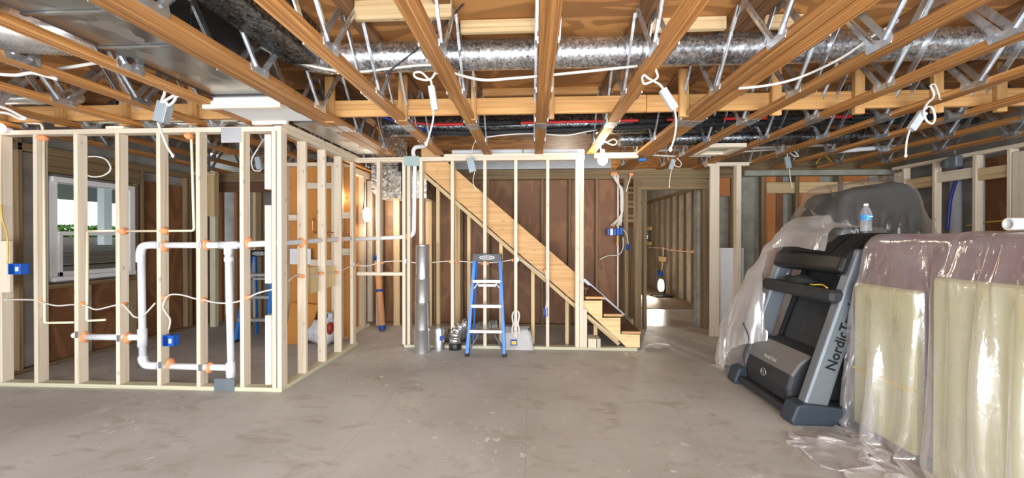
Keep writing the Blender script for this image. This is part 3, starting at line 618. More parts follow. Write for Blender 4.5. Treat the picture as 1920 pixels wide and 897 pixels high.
TR = [(-4.98, END2, 'floor truss over the window wall, leftmost of all', {}),
      (-4.36, END2, 'floor truss second from the window wall', {}),
      (-3.74, END2, 'floor truss third from the window wall, over the blue switch box', {}),
      (-3.10, END2, 'floor truss with the grey driver box hanging at its left partition', {}),
      (-2.58, END2, 'floor truss along the left edge of the flat sheet metal duct', {'phase': 2.30}),
      (-1.905, END1, 'left member of the doubled truss beside the flat sheet metal duct', {'phase': 2.38, 'skip': (1,)}),
      (-1.795, END1, 'right member of the doubled truss beside the flat sheet metal duct', {'phase': 2.38, 'skip': (-1,)}),
      (-1.178, END1, 'floor truss ending above the green nail plate and standing duct pipe', {'phase': 2.10}),
      (-0.56, END1, 'floor truss ending above the blue stepladder, left of the centre one', {}),
      (0.088, END1, 'floor truss running straight at the camera in the middle', {'skip': ()}),
      (0.738, END1, 'floor truss ending at the glowing globe bulb', {'phase': 2.2}),
      (1.375, END2, 'left member of the doubled truss right of the globe bulb', {'skip': (1,)}),
      (1.487, END2, 'right member of the doubled truss right of the globe bulb', {'skip': (-1,)}),
      (1.98, END2, 'floor truss first to the right of the right doubled truss', {'phase': 2.24}),
      (2.54, END2, 'floor truss second to the right of the right doubled truss', {}),
      (3.14, END2, 'floor truss above the treadmill, third right of the doubled truss', {}),
      (3.74, END2, 'floor truss fourth to the right of the right doubled truss', {}),
      (4.38, END2, 'floor truss fifth to the right of the right doubled truss', {}),
      (5.02, END2, 'floor truss nearest the right stud partition', {})]
for X, y1, lab, kw in TR: truss(X, y1, lab, **kw)
# strongback and its vertical blocks
BY = 3.42
sb = thing('strongback', 'long orange brown board crossing the floor trusses with upright blocks', 'board', (0, BY, TB+0.05))
for a, b in ((-5.2, -2.1), (-2.09, 1.0), (1.005, 5.1)): box('strongback_board', (a, BY, TB+0.055), (b, BY+0.038, TB+0.20), 'strong_wood', sb)
for px in (8, 118, 238, 366, 621, 757, 889, 1034, 1280, 1452, 1606, 1752, 1870):
    x = onY(px, 170, BY).x; wd = 0.045 if px in (889, 1034) else 0.08
    box('upright_block', (x-wd/2, BY-0.038, TB-0.005), (x+wd/2, BY-0.001, TT-0.045), 'strong_wood', sb)
for lab, a, b, Y, z0, z1 in (('pale blocking board under the plywood, left of the centre trusses', -1.12, -0.50, 2.376, 2.80, 2.92), ('pale blocking board with a saw mark just left of the centre truss', -0.49, 0.03, 2.62, 2.83, 2.915),
                             ('pale blocking board above the round duct right of the centre truss', 0.80, 1.31, 2.66, 2.83, 2.915), ('blocking board above the round duct at the right doubled truss', 1.56, 1.92, 2.66, 2.83, 2.915),
                             ('thin blocking strip behind the round duct, left of the centre truss', -0.50, 0.03, 3.85, 2.85, 2.92), ('thin blocking strip behind the round duct, right of the centre truss', 0.15, 0.66, 3.85, 2.85, 2.92),
                             ('blocking board above the left end of the round duct', -1.73, -1.24, 2.985, 2.83, 2.915)):
    tag(box('blocking_board', (a, Y, z0), (b, Y+0.038, z1), 'strong_wood' if 'thin' in lab else 'pine_shade'), lab, 'board', 'blocking between the floor trusses')

# ================================================================== DUCTS AND PIPES OVERHEAD
DY, DZ, DR = 2.86, 2.785, 0.108
rd = thing('round_duct', 'long mottled galvanised round duct crossing through the trusses', 'duct', (0, DY, DZ-DR))
segx = [-1.52, -0.40, 0.78, 1.92, 3.1, 4.3, 5.6]
for a, b in zip(segx[:-1], segx[1:]):
    lathe('duct_section', [(DR, 0), (DR, 0.02), (DR+0.003, 0.025), (DR+0.003, 0.035), (DR, 0.04), (DR, b-a-0.002)], (a, DY, DZ), 'galv', rd, seg=32, axis=(1, 0, 0))
tube('elbow', [(-1.52, DY, DZ), (-1.60, DY-0.015, DZ), (-1.665, DY-0.06, DZ), (-1.69, DY-0.13, DZ), (-1.69, DY-0.2, DZ)], DR+0.004, 'galv', rd, seg=24, n=4)
box('plenum_box', (-1.74, 1.2, DZ-0.13), (-1.50, DY-0.2, DZ+0.12), 'galv_dark', rd, bev=0.004)
fd = thing('flat_duct', 'flat sheet metal trunk duct with crossbroken panels between the left trusses', 'duct', (-2.24, 2.0, 2.53))
for a, b in ((-1.0, 0.2), (0.2, 1.32), (1.32, 1.78), (1.78, 2.12), (2.12, 2.90)):
    box('duct_panel', (-2.52, a+0.004, 2.535), (-1.965, b-0.004, 2.86), 'galv_sheet', fd, bev=0.004)
    box('drive_cleat', (-2.52, b-0.012, 2.522), (-1.965, b+0.012, 2.535), 'galv_sheet', fd)
bd = thing('boxed_soffit', 'pale framed drywall box hanging under the flat duct', 'soffit', (-2.25, 3.1, 2.44))
box('drywall_panel', (-2.52, 2.92, 2.47), (-1.965, 3.36, 2.53), 'drywall', bd); box('frame_board', (-2.60, 2.905, 2.44), (-1.965, 2.945, 2.50), 'pine', bd); box('frame_board', (-2.52, 3.34, 2.44), (-2.2, 3.38, 2.50), 'pine', bd)
ld = tag(box('lower_duct', (-2.22, 3.47, 2.48), (-1.965, 4.84, 2.80), 'galv_sheet', bev=0.004), 'shiny flat metal duct above the side partition', 'duct')
du2 = thing('black_flecked_duct', 'dark flecked round duct behind the red water line', 'duct', (0, 4.45, 2.6))
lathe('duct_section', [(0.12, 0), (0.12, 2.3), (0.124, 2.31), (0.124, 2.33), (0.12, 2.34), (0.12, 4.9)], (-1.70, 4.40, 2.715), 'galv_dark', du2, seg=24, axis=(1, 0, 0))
du3 = thing('black_flecked_duct', 'lower dark round duct ending above the treadmill', 'duct', (0, 4.8, 2.5))
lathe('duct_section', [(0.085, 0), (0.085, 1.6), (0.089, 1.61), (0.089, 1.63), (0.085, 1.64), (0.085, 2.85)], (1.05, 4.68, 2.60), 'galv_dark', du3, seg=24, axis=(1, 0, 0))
RYP, RZP = 4.15, 2.655
rp = thing('hot_water_line', 'red water pipe with black foam sleeves crossing under the trusses', 'pipe', (0, RYP, RZP))
tube('pipe', [(-1.75, 3.75, 2.74), (-1.45, 3.95, 2.70), (-1.2, RYP, RZP+0.01), (-0.6, RYP, RZP), (1.0, RYP, RZP+0.01), (2.8, RYP, RZP+0.015), (4.4, RYP, RZP+0.02)], 0.016, 'pex_red', rp, seg=10)
for a, b in ((-0.74, -0.12), (1.13, 1.42), (1.53, 2.0), (2.45, 2.9), (3.3, 4.3)): beam_pts = [(a, RYP, RZP+0.006), ((a+b)/2, RYP, RZP+0.006), (b, RYP, RZP+0.01)]; tube('foam_sleeve', beam_pts, 0.03, 'foam_black', rp, seg=12, n=2)
bp_ = thing('cold_water_line', 'blue and black sleeved water pipe just below the red one', 'pipe', (0, 4.28, 2.58))
tube('pipe', [(-1.72, 3.8, 2.70), (-1.4, 4.05, 2.655), (-1.1, 4.25, 2.60)], 0.014, 'pex_blue', bp_, seg=8)
tube('foam_sleeve', [(-1.15, 4.27, 2.605), (-0.6, 4.22, 2.575), (0, 4.22, 2.585), (0.7, 4.22, 2.60), (1.5, 4.22, 2.63), (3.0, 4.22, 2.64), (4.6, 4.22, 2.63)], 0.032, 'foam_black', bp_, seg=12)
wt = thing('white_wall_channel', 'white trim channel lying above the stair partition', 'trim', (-0.4, 5.0, 2.52))
for a, b in ((-1.05, -0.62), (-0.61, -0.12), (-0.11, 0.68)): box('channel_length', (a, 4.99, 2.50), (b, 5.06, 2.57), 'pvc_white', wt, bev=0.012)
# silver flexible ducts at the left
def flex(name, label, pts, r, mat='foil', pitch=0.03):
    P = catmull(pts, 40); v, f = tube_geo(P, r, 20, False, lambda i, n: 1+0.05*(1 if i % 2 else -1)); return tag(mesh_obj(name, v, f, mat), label, 'duct')
flex('flexible_duct', 'crinkled silver flexible duct hanging between the upper left trusses', [(-4.3, 1.85, 2.66), (-3.5, 1.95, 2.64), (-2.95, 2.08, 2.63), (-2.68, 2.25, 2.68)], 0.125)
flex('flexible_duct', 'thin silver flexible duct over the left partition', [(-4.3, 3.75, 2.62), (-3.6, 3.8, 2.60), (-2.9, 3.8, 2.60), (-2.66, 3.8, 2.60)], 0.075)
lathe('silver_pipe', [(0.05, 0), (0.05, 0.5), (0.055, 0.5), (0.055, 0.55), (0.05, 0.55), (0.05, 0.9)], (-4.9, 3.2, 2.66), 'foil', axis=(1, 0, 0)); tag(C.objects['silver_pipe'], 'short silver vent pipe between the leftmost trusses', 'pipe')
pl_ = thing('duct_plenum', 'speckled galvanised plenum box with a slanted corner hung by the rear wall', 'duct', (-2.0, 5.6, 1.9))
g = lambda px, py: onY(px, py, 5.55)
prism('plenum_body', [g(696, 311), g(752, 311), g(752, 372), g(708, 372), g(696, 355)], (0, 0.45, 0), 'galv_spangle', pl_)
prism('plenum_neck', [V(g(700, 296).x, 5.55, TT-0.01), V(g(747, 296).x, 5.55, TT-0.01), g(747, 310), g(696, 310)], (0, 0.4, 0), 'galv_spangle', pl_)
prism('plenum_side', [g(771, 322), g(800, 322), g(800, 372), g(771, 372)], (0, 0.45, 0), 'galv_spangle', pl_)
box('corner_bracket', (g(747, 320).x, 5.53, g(747, 322).z), (g(757, 320).x, 5.55, g(747, 307).z), 'foam_black', pl_)

p = onY(203, 243, PA+0.03); tag(box('plate_offcut', (p.x, PA+0.005, H8), (onY(236, 243, PA+0.03).x, PA+0.085, H8+0.028), 'pine'), 'short pine offcut lying on the left top plate', 'timber offcut')

# ================================================================== DRAIN AND SUPPLY PIPES IN THE LEFT PARTITION
Yp = PA+0.045
a_ = lambda px, py: onY(px, py, Yp)
R = 0.029
dp = thing('drain_pipe', 'white drain pipe loop running through the left partition studs', 'pipe', (a_(265, 600).x, Yp, 0.1))
def pipe(p0, p1, r=R, mat='pvc_white', parent=None, nm='pipe_length'): return tube(nm, [p0, p1], r, mat, parent or dp, seg=16, smooth=False)
yT, yB1, yB2, xL, xR = 460, 632, 688, 265, 430
pipe(a_(281, yT), a_(430, yT)); pipe(a_(430, yT), a_(530, yT-4)); pipe(a_(xL, 478), a_(xL+3, 672)); pipe(a_(145, yB1), a_(xL, yB1+1)); pipe(a_(284, yB2-2), a_(xR, yB2+2)); pipe(a_(428, 470), a_(434, 722))
tube('elbow', [a_(264, 492), a_(264, 474), a_(268, 463), a_(280, yT), a_(296, yT)], R*1.22, 'pvc_white', dp, seg=16)
tube('elbow', [a_(268, 668), a_(268, 676), a_(274, 684), a_(283, yB2-2), a_(296, yB2-2)], R*1.22, 'pvc_white', dp, seg=16)
tube('tee', [a_(267, 617), a_(267, 650)], R*1.25, 'pvc_white', dp, seg=16, smooth=False); tube('tee', [a_(413, yT), a_(446, yT)], R*1.25, 'pvc_white', dp, seg=16, smooth=False)
tube('tee_neck', [a_(428, 462), a_(428, 478)], R*1.2, 'pvc_white', dp, seg=16, smooth=False); tube('coupling', [a_(429, 482), a_(429, 491)], R*1.3, 'pvc_white', dp, seg=16, smooth=False)
tube('tee', [a_(432, 680), a_(433, 712)], R*1.3, 'pvc_white', dp, seg=16, smooth=False); blob('end_cap', a_(141, yB1-3), (0.03, 0.03, 0.03), 'pvc_white', dp, rough=0)
for i, (px, py) in enumerate(((161, 632), (241, 634), (310, 462), (388, 459), (466, 456), (320, 682), (394, 690))):
    blob('sealant_collar', a_(px, py)+V(0.0, 0.0, 0), (0.022, 0.05, 0.052), 'foam_orange', dp, seed=i*1.3)
# run on through the side partition
sp_ = thing('drain_pipe', 'grey white drain pipe running on through the side partition to the vent riser', 'pipe', (PBX-0.045, 4.1, 1.3))
b_ = lambda px, py: onX(px, py, PBX-0.045)
tube('pipe_length', [b_(531, 456), b_(560, 454), b_(600, 451), b_(640, 449), b_(655, 448)], 0.026, 'pvc_white', sp_, seg=14)
for i, (px, py) in enumerate(((566, 455), (605, 450), (634, 450))): blob('sealant_collar', b_(px, py), (0.055, 0.03, 0.055), 'foam_orange', sp_, seed=i*2.1+5)
c_ = lambda px, py: onY(px, py, PC+0.045)
vr = thing('vent_riser', 'white vent pipe rising behind the green nail plate to an elbow at the trusses', 'pipe', (c_(776, 440).x, PC+0.045, 1.3))
tube('vent_pipe', bend([c_(668, 449), c_(776, 444), c_(778, 300), c_(774, 285), c_(778, 276), c_(800, 274)], 0.09), 0.026, 'pvc_foam', vr, seg=14, smooth=False)
blob('sealant_collar', c_(765, 444), (0.03, 0.05, 0.05), 'foam_orange', vr, seed=3.3)
sv = thing('supply_pipe', 'thin cream supply pipe stepping across the upper left partition studs', 'pipe', (a_(360, 433).x, Yp, 1.4))
tube('pipe_length', bend([a_(358, 236), a_(359, 262), a_(364, 433), a_(230, 434)], 0.03), 0.011, 'cpvc', sv, seg=10, smooth=False)
for i, (px, py) in enumerate(((357, 256), (311, 433), (233, 434))): blob('sealant_collar', a_(px, py)+V(0, -0.01, 0), (0.034, 0.045, 0.034), 'foam_orange', sv, seed=i+8.8)
sv2 = thing('supply_pipe', 'thin cream supply pipe down the leftmost studs with a stub end', 'pipe', (a_(82, 600).x, Yp, 0.6))
tube('pipe_length', bend([a_(82, 254), a_(84, 606), a_(139, 605)], 0.02), 0.011, 'cpvc', sv2, seg=10, smooth=False)
blob('sealant_collar', a_(80, 259), (0.045, 0.05, 0.03), 'foam_orange', sv2, seed=4.4)
sv3 = thing('supply_pipe', 'thin cream supply pipe ending in a bent stub beside the drain pipe loop', 'pipe', (a_(163, 600).x, Yp, 0.6))
tube('pipe_length', bend([a_(164, 434), a_(163, 602), a_(198, 600)], 0.02), 0.011, 'cpvc', sv3, seg=10, smooth=False); tube('pipe_length', [a_(164, 434), a_(216, 433)], 0.011, 'cpvc', sv3, seg=10, smooth=False)
tp = thing('supply_pipe', 'cream supply pipe lying flat over the left top plate', 'pipe', (-4, 3.55, 2.5))
tube('pipe_length', bend([a_(50, 231), a_(78, 232), a_(81, 246)], 0.03), 0.011, 'cpvc', tp, seg=8, smooth=False)
tube('pipe_length', [onY(140, 231, 3.62), onY(220, 229, 3.62)], 0.012, 'cpvc', tp, seg=8, smooth=False); tube('pipe_length', [onY(255, 228, 3.62), onY(445, 226, 3.62)], 0.012, 'cpvc', tp, seg=8, smooth=False)

# ================================================================== CABLES, DRIVER BOXES, ELECTRICAL BOXES
def cable(label, pts, r=0.006, mat='cable_white', name='cable', n=6): return tag(tube(name, pts, r, mat, seg=8, n=n), label, 'cable')
def driver(label, Y, top, bot, w_, loop, drop, mat='driver_white', r=0.007, depth=0.035):
    p0, p1 = onY(*top, Y), onY(*bot, Y)
    t = thing('light_driver_box', label, 'driver box', p1, 'recessed light driver boxes hanging from the trusses')
    c = beam('housing', p0, p1, depth, w_, mat, t, up=(1, 0, 0.01))
    beam('knockout_cover', p0+V(0, -depth*0.51, 0)+(p1-p0)*0.1, p0+V(0, -depth*0.51, 0)+(p1-p0)*0.9, 0.003, w_*0.7, mat, t, up=(1, 0, 0.01))
    if loop: tube('cable_loop', [onY(x, y, Y-0.02+0.015*math.sin(i*1.7)) for i, (x, y) in enumerate(loop)], r, 'cable_white', t, seg=8)
    if loop:
        l0 = onY(*loop[0], Y-0.02); Xt = min((T_[0] for T_ in TR if T_[1] > Y), key=lambda q_: abs(q_-l0.x)); Xt += max(-0.045, min(0.045, l0.x-Xt))
        tube('lead_cable', [l0, V((l0.x+Xt)/2, Y-0.02, max(l0.z, TB-0.06)), V(Xt, Y-0.02, TB-0.004)], r*0.8, 'cable_white', t, seg=8)
    if drop:
        P = [onY(x, y, Y-0.015) for x, y in drop]; tube('drop_cable', P, r*0.8, 'cable_white', t, seg=8); blob('connector', P[-1], (0.012, 0.012, 0.02), 'cable_white', t, sub=1, rough=0)
    return t
driver('white driver box with coiled cable above the green nail plate', 2.45, (809, 162), (816, 207), 0.040, [(818, 134), (808, 148), (795, 150), (779, 145), (777, 137), (790, 136), (802, 147), (808, 152), (810, 163)], [(813, 207), (812, 225), (806, 250), (799, 270)])
driver('white driver box with coiled cable right of the centre truss', 2.45, (1242, 168), (1265, 205), 0.045, [(1230, 132), (1233, 145), (1222, 153), (1208, 157), (1204, 147), (1208, 141), (1216, 147), (1225, 152), (1236, 158), (1243, 166)], [(1265, 205), (1268, 230), (1264, 260), (1257, 280)])
driver('pale blue driver box dangling by a cable loop over the plastic covered stack', 3.1, (1731, 210), (1708, 243), 0.055, [(1744, 160), (1751, 180), (1738, 195), (1732, 210), (1737, 226), (1748, 232), (1753, 220), (1748, 203), (1740, 200), (1735, 205)], [(1706, 243), (1700, 265), (1698, 292)], r=0.008)
driver('large grey driver box with cable bundle above the left partition', 2.75, (311, 192), (302, 230), 0.088, [(312, 162), (308, 178), (303, 192), (316, 185), (330, 178), (326, 190), (316, 198), (312, 192)], [(296, 230), (304, 252), (314, 276), (324, 292)], 'driver_grey', 0.010, 0.06)
driver('small grey driver box hanging in front of the door header', 5.2, (1263, 299), (1257, 318), 0.06, [(1269, 297), (1277, 305), (1275, 313), (1266, 311), (1263, 300)], [(1259, 318), (1256, 335), (1255, 350)], 'driver_grey', 0.006)
driver('small grey driver box hanging before the pale backing boards', 5.2, (1475, 294), (1479, 316), 0.06, [(1490, 268), (1480, 283), (1488, 292), (1497, 293), (1488, 283), (1478, 284), (1476, 294)], [(1480, 316), (1482, 335), (1485, 350)], 'driver_grey', 0.007)
driver('pale driver box hanging against the upper end of the stringer', 4.80, (881, 297), (887, 323), 0.09, [(889, 268), (884, 285), (880, 297)], [(890, 323), (887, 340), (891, 355)], 'driver_grey', 0.006)
driver('driver box with a cable loop seen between the left partition studs', 3.75, (483, 295), (488, 318), 0.055, [(484, 278), (472, 300), (475, 318), (486, 321), (490, 318)], None, 'driver_grey', 0.007)
cable('long white cable sagging across the trusses under the round duct', [onY(*p, 2.70) for p in ((487, 88), (540, 112), (620, 131), (672, 135), (735, 128), (812, 122), (853, 138), (905, 150), (960, 147), (1010, 143), (1090, 135), (1195, 124))], 0.010)
cable('white cable looping across the trusses on the right of the round duct', [onY(*p, 2.75) for p in ((1385, 166), (1440, 160), (1500, 145), (1575, 110), (1640, 65), (1685, 38), (1715, -5))], 0.009)
cable('thin black wire slanting across the round duct', [onY(*p, 2.45) for p in ((710, 148), (760, 110), (818, 62), (880, -5))], 0.006, 'cable_black')
cable('white cable along the upper left truss bottom', [onY(*p, 2.35) for p in ((-20, 138), (30, 141), (62, 137))]+[V(-3.10, 2.36, TB-0.012)], 0.011)
cable('white cable stub poking from the truss web at upper left', [onY(*p, 2.4) for p in ((108, 130), (150, 123), (199, 115))], 0.011)
cable('white cable coil dangling at the far left truss', [onY(*p, 2.75) for p in ((-15, 195), (15, 205), (40, 218), (48, 222), (38, 223), (15, 213), (-15, 208))]+[V(-4.30, 2.75, TB-0.012)], 0.011)
cable('white cable draped over the dark ducts beyond the centre truss', [onY(*p, 4.20) for p in ((905, 258), (960, 252), (1010, 251), (1060, 254), (1100, 247), (1120, 244))], 0.008)
cable('white cable coil on the wall above the window', [onY(*p, 3.497) for p in ((161, 328), (175, 332), (192, 330), (205, 322), (207, 312), (198, 299), (182, 294), (165, 294))], 0.007)
cA = thing('wall_cable', 'white cable threaded through the left partition studs', 'cable', a_(150, 572))
for pts in (((0, 562), (65, 562), (84, 567), (112, 573), (140, 571), (165, 573), (185, 580), (217, 573), (234, 571), (246, 583), (257, 594), (272, 592), (295, 568)), ((308, 620), (307, 590), (312, 566), (322, 553), (345, 553), (370, 560), (385, 562), (405, 567), (430, 568), (450, 565), (470, 557), (488, 549), (520, 541)), ((320, 618), (323, 600), (316, 588), (310, 578))):
    tube('cable_run', [a_(*p)+V(0, -0.02, 0) for p in pts], 0.0075, 'cable_white', cA, seg=8)
for i, (px, py) in enumerate(((79, 562), (157, 570), (232, 571), (311, 558), (382, 563), (466, 558))): blob('sealant_collar', a_(px, py)+V(0, -0.0, 0), (0.02, 0.04, 0.024), 'foam_orange', cA, seed=i+1.5)
cB = thing('wall_cable', 'white cable threaded through the side partition studs', 'cable', b_(600, 510))
tube('cable_run', [b_(*p) for p in ((541, 528), (552, 518), (565, 516), (590, 518), (606, 513), (633, 511), (652, 502), (660, 498))], 0.007, 'cable_white', cB, seg=8)
for i, (px, py) in enumerate(((565, 518), (602, 513), (633, 511))): blob('sealant_collar', b_(px, py), (0.04, 0.018, 0.022), 'foam_orange', cB, seed=i+2.5)
cC = thing('wall_cable', 'white cable threaded through the stair partition studs', 'cable', c_(800, 492))
tube('cable_run', [c_(*p) for p in ((665, 497), (690, 499), (715, 492), (757, 490), (790, 494), (845, 490), (905, 493), (940, 491), (967, 487), (985, 493), (1005, 507), (1024, 522))], 0.007, 'cable_white', cC, seg=8)
tube('cable_run', [c_(*p)+V(0, -0.06, 0) for p in ((1022, 506), (1026, 535), (1025, 560), (1023, 578))], 0.007, 'cable_white', cC, seg=8)
for i, (px, py) in enumerate(((670, 497), (717, 493), (766, 491), (845, 491), (857, 492), (904, 494), (915, 494), (961, 488), (1022, 507))): blob('sealant_collar', c_(px, py), (0.02, 0.05, 0.024), 'foam_orange', cC, seed=i+3.5)
def ebox(label, px, py, Y, w_=0.07, h_=0.09, sticker=True, name='electrical_box', dep=0.07):
    p = onY(px, py, Y); t = thing(name, label, 'electrical box', (p.x, Y, p.z-h_/2), 'blue electrical boxes')
    x0, x1, z0, z1 = p.x-w_/2, p.x+w_/2, p.z-h_/2, p.z+h_/2
    box('box_back', (x0, Y+dep-0.006, z0), (x1, Y+dep, z1), 'box_blue', t); box('box_side', (x0, Y, z0), (x0+0.006, Y+dep, z1), 'box_blue', t); box('box_side', (x1-0.006, Y, z0), (x1, Y+dep, z1), 'box_blue', t)
    box('box_side', (x0+0.006, Y, z1-0.006), (x1-0.006, Y+dep, z1), 'box_blue', t); box('box_side', (x0+0.006, Y, z0), (x1-0.006, Y+dep, z0+0.006), 'box_blue', t)
    if sticker: box('sticker', (x0+0.62*w_, Y-0.002, z0+0.3*h_), (x0+0.86*w_, Y, z0+0.7*h_), 'label_white', t, bev=0); box('box_face', (x0+0.5*w_, Y, z0+0.006), (x1-0.006, Y+0.004, z1-0.006), 'box_blue', t)
    return t
ebox('blue switch box with white sticker on the leftmost board', 26, 505, PA-0.07, 0.125, 0.10); ebox('blue outlet box in the drain pipe loop of the left partition', 314, 640, PA-0.03, 0.105, 0.10)
ebox('small blue outlet box hanging by a cable under the stringer', 1023, 586, PC-0.02, 0.055, 0.11, False); ebox('small blue box beside the doorway studs', 1178, 464, RY-0.08, 0.04, 0.09, False)
eb = thing('switch_gang', 'blue multi gang switch box with a fan of white cables by the doorway', 'electrical box', onY(1155, 440, RY-0.1))
for k, px in enumerate((1141, 1147, 1153, 1159, 1165)):
    p = onY(px, 435, RY-0.1); box('gang_section', (p.x-0.022, RY-0.1, p.z-0.055+0.01*(k == 4)), (p.x+0.022, RY-0.03, p.z+0.05+0.02*(k == 4)), 'box_blue' if k != 1 else 'label_white', eb, bev=0.006)
for k, (t0, b0) in enumerate((((1146, 327), (1145, 424)), ((1150, 326), (1150, 424)), ((1153, 327), (1156, 424)), ((1157, 326), (1160, 424)), ((1160, 328), (1164, 424)))):
    tube('cable_run', [onY(*p, RY-0.06) for p in (t0, (1158+k*0.6, 345), (1163+k*1.1, 356), (1164+k*1.0, 390), (1163+k*0.8, 405), b0)], 0.010, 'cable_white', eb, seg=6)
tube('cable_run', [onY(*p, RY-0.06) for p in ((1184, 326), (1178, 345), (1174, 360))], 0.010, 'cable_white', eb, seg=6); tube('cable_run', [onY(*p, RY-0.06) for p in ((1168, 430), (1175, 440), (1178, 458))], 0.007, 'cable_white', eb, seg=6)
tube('cable_run', [onY(*p, RY-0.06) for p in ((1168, 445), (1168, 465), (1160, 478), (1140, 480), (1124, 487))], 0.008, 'cable_white', eb, seg=6)
for px, py in ((1149, 326), (1154, 326), (1184, 327)): blob('sealant_collar', onY(px, py, RY-0.05), (0.045, 0.03, 0.03), 'foam_orange', eb, seed=px)
cable('yellow cable below the blue switch gang', [onY(*p, RY-0.06) for p in ((1158, 442), (1158, 452), (1157, 460))], 0.013, 'cable_yellow')
tag(box('corner_bead', (rx(1157), RY-0.02, 0.1), (rx(1159.5), RY, 2.33), 'label_white'), 'thin white corner bead along the edge of the red plywood', 'trim')
cable('yellow cable hanging down the leftmost board to the blue switch box', [onY(*p, PA-0.035) for p in ((2, 385), (4, 410), (13, 440), (15, 470), (14, 495))], 0.006, 'cable_yellow')
cable('white cables bundled over the door header', [onY(*p, 5.3) for p in ((1212, 290), (1260, 293), (1330, 292), (1400, 284), (1500, 278))], 0.012)
cable('white pipe like cable crossing above the right backing boards', [onY(*p, 5.4) for p in ((1225, 283), (1320, 279), (1420, 277), (1560, 272))], 0.018)
for i, (pts, lab) in enumerate(((((1530, 308), (1535, 300), (1546, 292), (1560, 305)), 'yellow cable looped above the grey plate of the right rear wall'), (((1553, 347), (1563, 363), (1566, 380), (1555, 400), (1540, 412)), 'yellow cable hanging on the orange plywood of the rear wall'), (((1616, 340), (1625, 350), (1632, 356)), 'short yellow cable end under a backing board'))):
    cable(lab, [onY(*p, RY-0.02) for p in pts], 0.010, 'cable_yellow')
cable('yellow cable stretched low along the right wall', [onX(*p, 5.5) for p in ((1812, 424), (1840, 418), (1880, 414), (1930, 405))], 0.010, 'cable_yellow')
cable('dark blue hose rising in front of the white riser pipe', [onX(*p, 5.45) for p in ((1776, 432), (1779, 400), (1783, 370), (1795, 330), (1803, 305))], 0.018, 'pex_blue')
tag(tube('riser_pipe', [onX(1792, 440, 5.6)-V(0, 0, 1.3), onX(1792, 320, 5.6)], 0.058, 'pvc_white', seg=18, smooth=False), 'thick white riser pipe behind the right partition', 'pipe')
tag(tube('riser_pipe', [onX(1842, 440, 5.62)-V(0, 0, 1.3), onX(1842, 290, 5.62)], 0.024, 'pvc_white', seg=14, smooth=False), 'slim white riser pipe behind the right partition', 'pipe')
tag(tube('overhead_pipe', [onY(1562, 284, 5.1), onY(1695, 274, 5.1)], 0.028, 'pvc_white', seg=14, smooth=False), 'white pipe lying under the right trusses', 'pipe')
sl = thing('smart_light_fixture', 'dark grey round lamp and box mounted on the right top plate', 'light fixture', onX(1790, 318, PRX-0.05))
p = onX(1792, 303, PRX-0.04); box('housing', (PRX-0.09, p.y-0.055, p.z-0.07), (PRX-0.005, p.y+0.055, p.z+0.07), 'guard_grey', sl, bev=0.012)
p = onX(1776, 307, PRX-0.06); lathe('lamp_head', [(0.03, 0), (0.055, 0.02), (0.055, 0.06), (0.048, 0.065)], p+V(0.03, 0, 0), 'guard_grey', sl, axis=(-1, 0.2, 0)); tube('stem', [onX(1790, 290, PRX-0.04), onX(1789, 272, PRX-0.04)], 0.012, 'guard_grey', sl, smooth=False)
for lab, x0, x1, y0, y1 in (('pale framed access box between the right trusses', 2.05, 2.47, 4.55, 5.0),):
    t = thing('access_frame', lab, 'frame', (2.26, 4.8, TB))
    box('frame_board', (x0, y0, TB-0.01), (x1, y0+0.09, TB+0.04), 'pine', t); box('frame_board', (x0, y1-0.06, TB-0.01), (x1, y1, TB+0.04), 'pine', t); box('frame_board', (x0, y0+0.09, TB-0.01), (x0+0.06, y1-0.06, TB+0.04), 'pine', t); box('frame_board', (x1-0.08, y0+0.09, TB-0.01), (x1, y1-0.06, TB+0.04), 'pine', t); box('vent_panel', (x0+0.06, y0+0.09, TB+0.03), (x1-0.08, y1-0.06, TB+0.035), 'guard_green', t)
tag(box('junction_cover', onY(1198, 302, 5.2)-V(0, 0, 0), onY(1213, 290, 5.2)+V(0, 0.05, 0), 'ladder_blue', bev=0.01), 'bright blue junction cover above the door header', 'electrical box')
tag(box('header_scrap', (0.80, 4.98, 2.44), (1.36, 5.07, 2.51), 'pine'), 'pale board scrap behind the globe bulb on the plate', 'board')

# ================================================================== LAMPS
def point(name, loc, watts, col, r=0.05):
    l = bpy.data.lights.new(name, 'POINT'); l.energy = watts; l.color = col; l.shadow_soft_size = r; o = bpy.data.objects.new(name, l); C.objects.link(o); o.location = loc
gb = thing('globe_bulb', 'glowing globe bulb hanging on a looped white cable by the end stud', 'lamp', onY(1130, 300, 4.78))
gp = onY(1130, 300, 4.78); blob('bulb', gp, (0.062, 0.062, 0.066), 'bulb_glow', gb, sub=3, rough=0); lathe('socket', [(0.03, 0), (0.03, 0.05), (0.02, 0.07)], gp+V(0, 0, 0.06), 'pvc_white', gb)
tube('cable_loop', [onY(*p, 4.78) for p in ((1128, 290), (1126, 275), (1132, 266), (1150, 272), (1157, 266), (1150, 261), (1138, 266), (1131, 262), (1130, 256))], 0.009, 'cable_white', gb)
point('globe_bulb_light', gp+V(0, -0.14, -0.02), 14, (1, 0.80, 0.52), 0.06)
wlp = thing('work_lamp', 'bright oval work lamp clipped to the closet stud behind the partition', 'lamp', onX(689, 418, CX+0.08))
lp = onX(689, 403, CX+0.08); blob('lamp_lens', lp, (0.05, 0.085, 0.112), 'work_glow', wlp, sub=3, rough=0); lathe('reflector', [(0.02, 0), (0.10, 0.05), (0.112, 0.06)], lp+V(-0.085, 0, 0), 'aluminium', wlp, axis=(1, 0, 0))
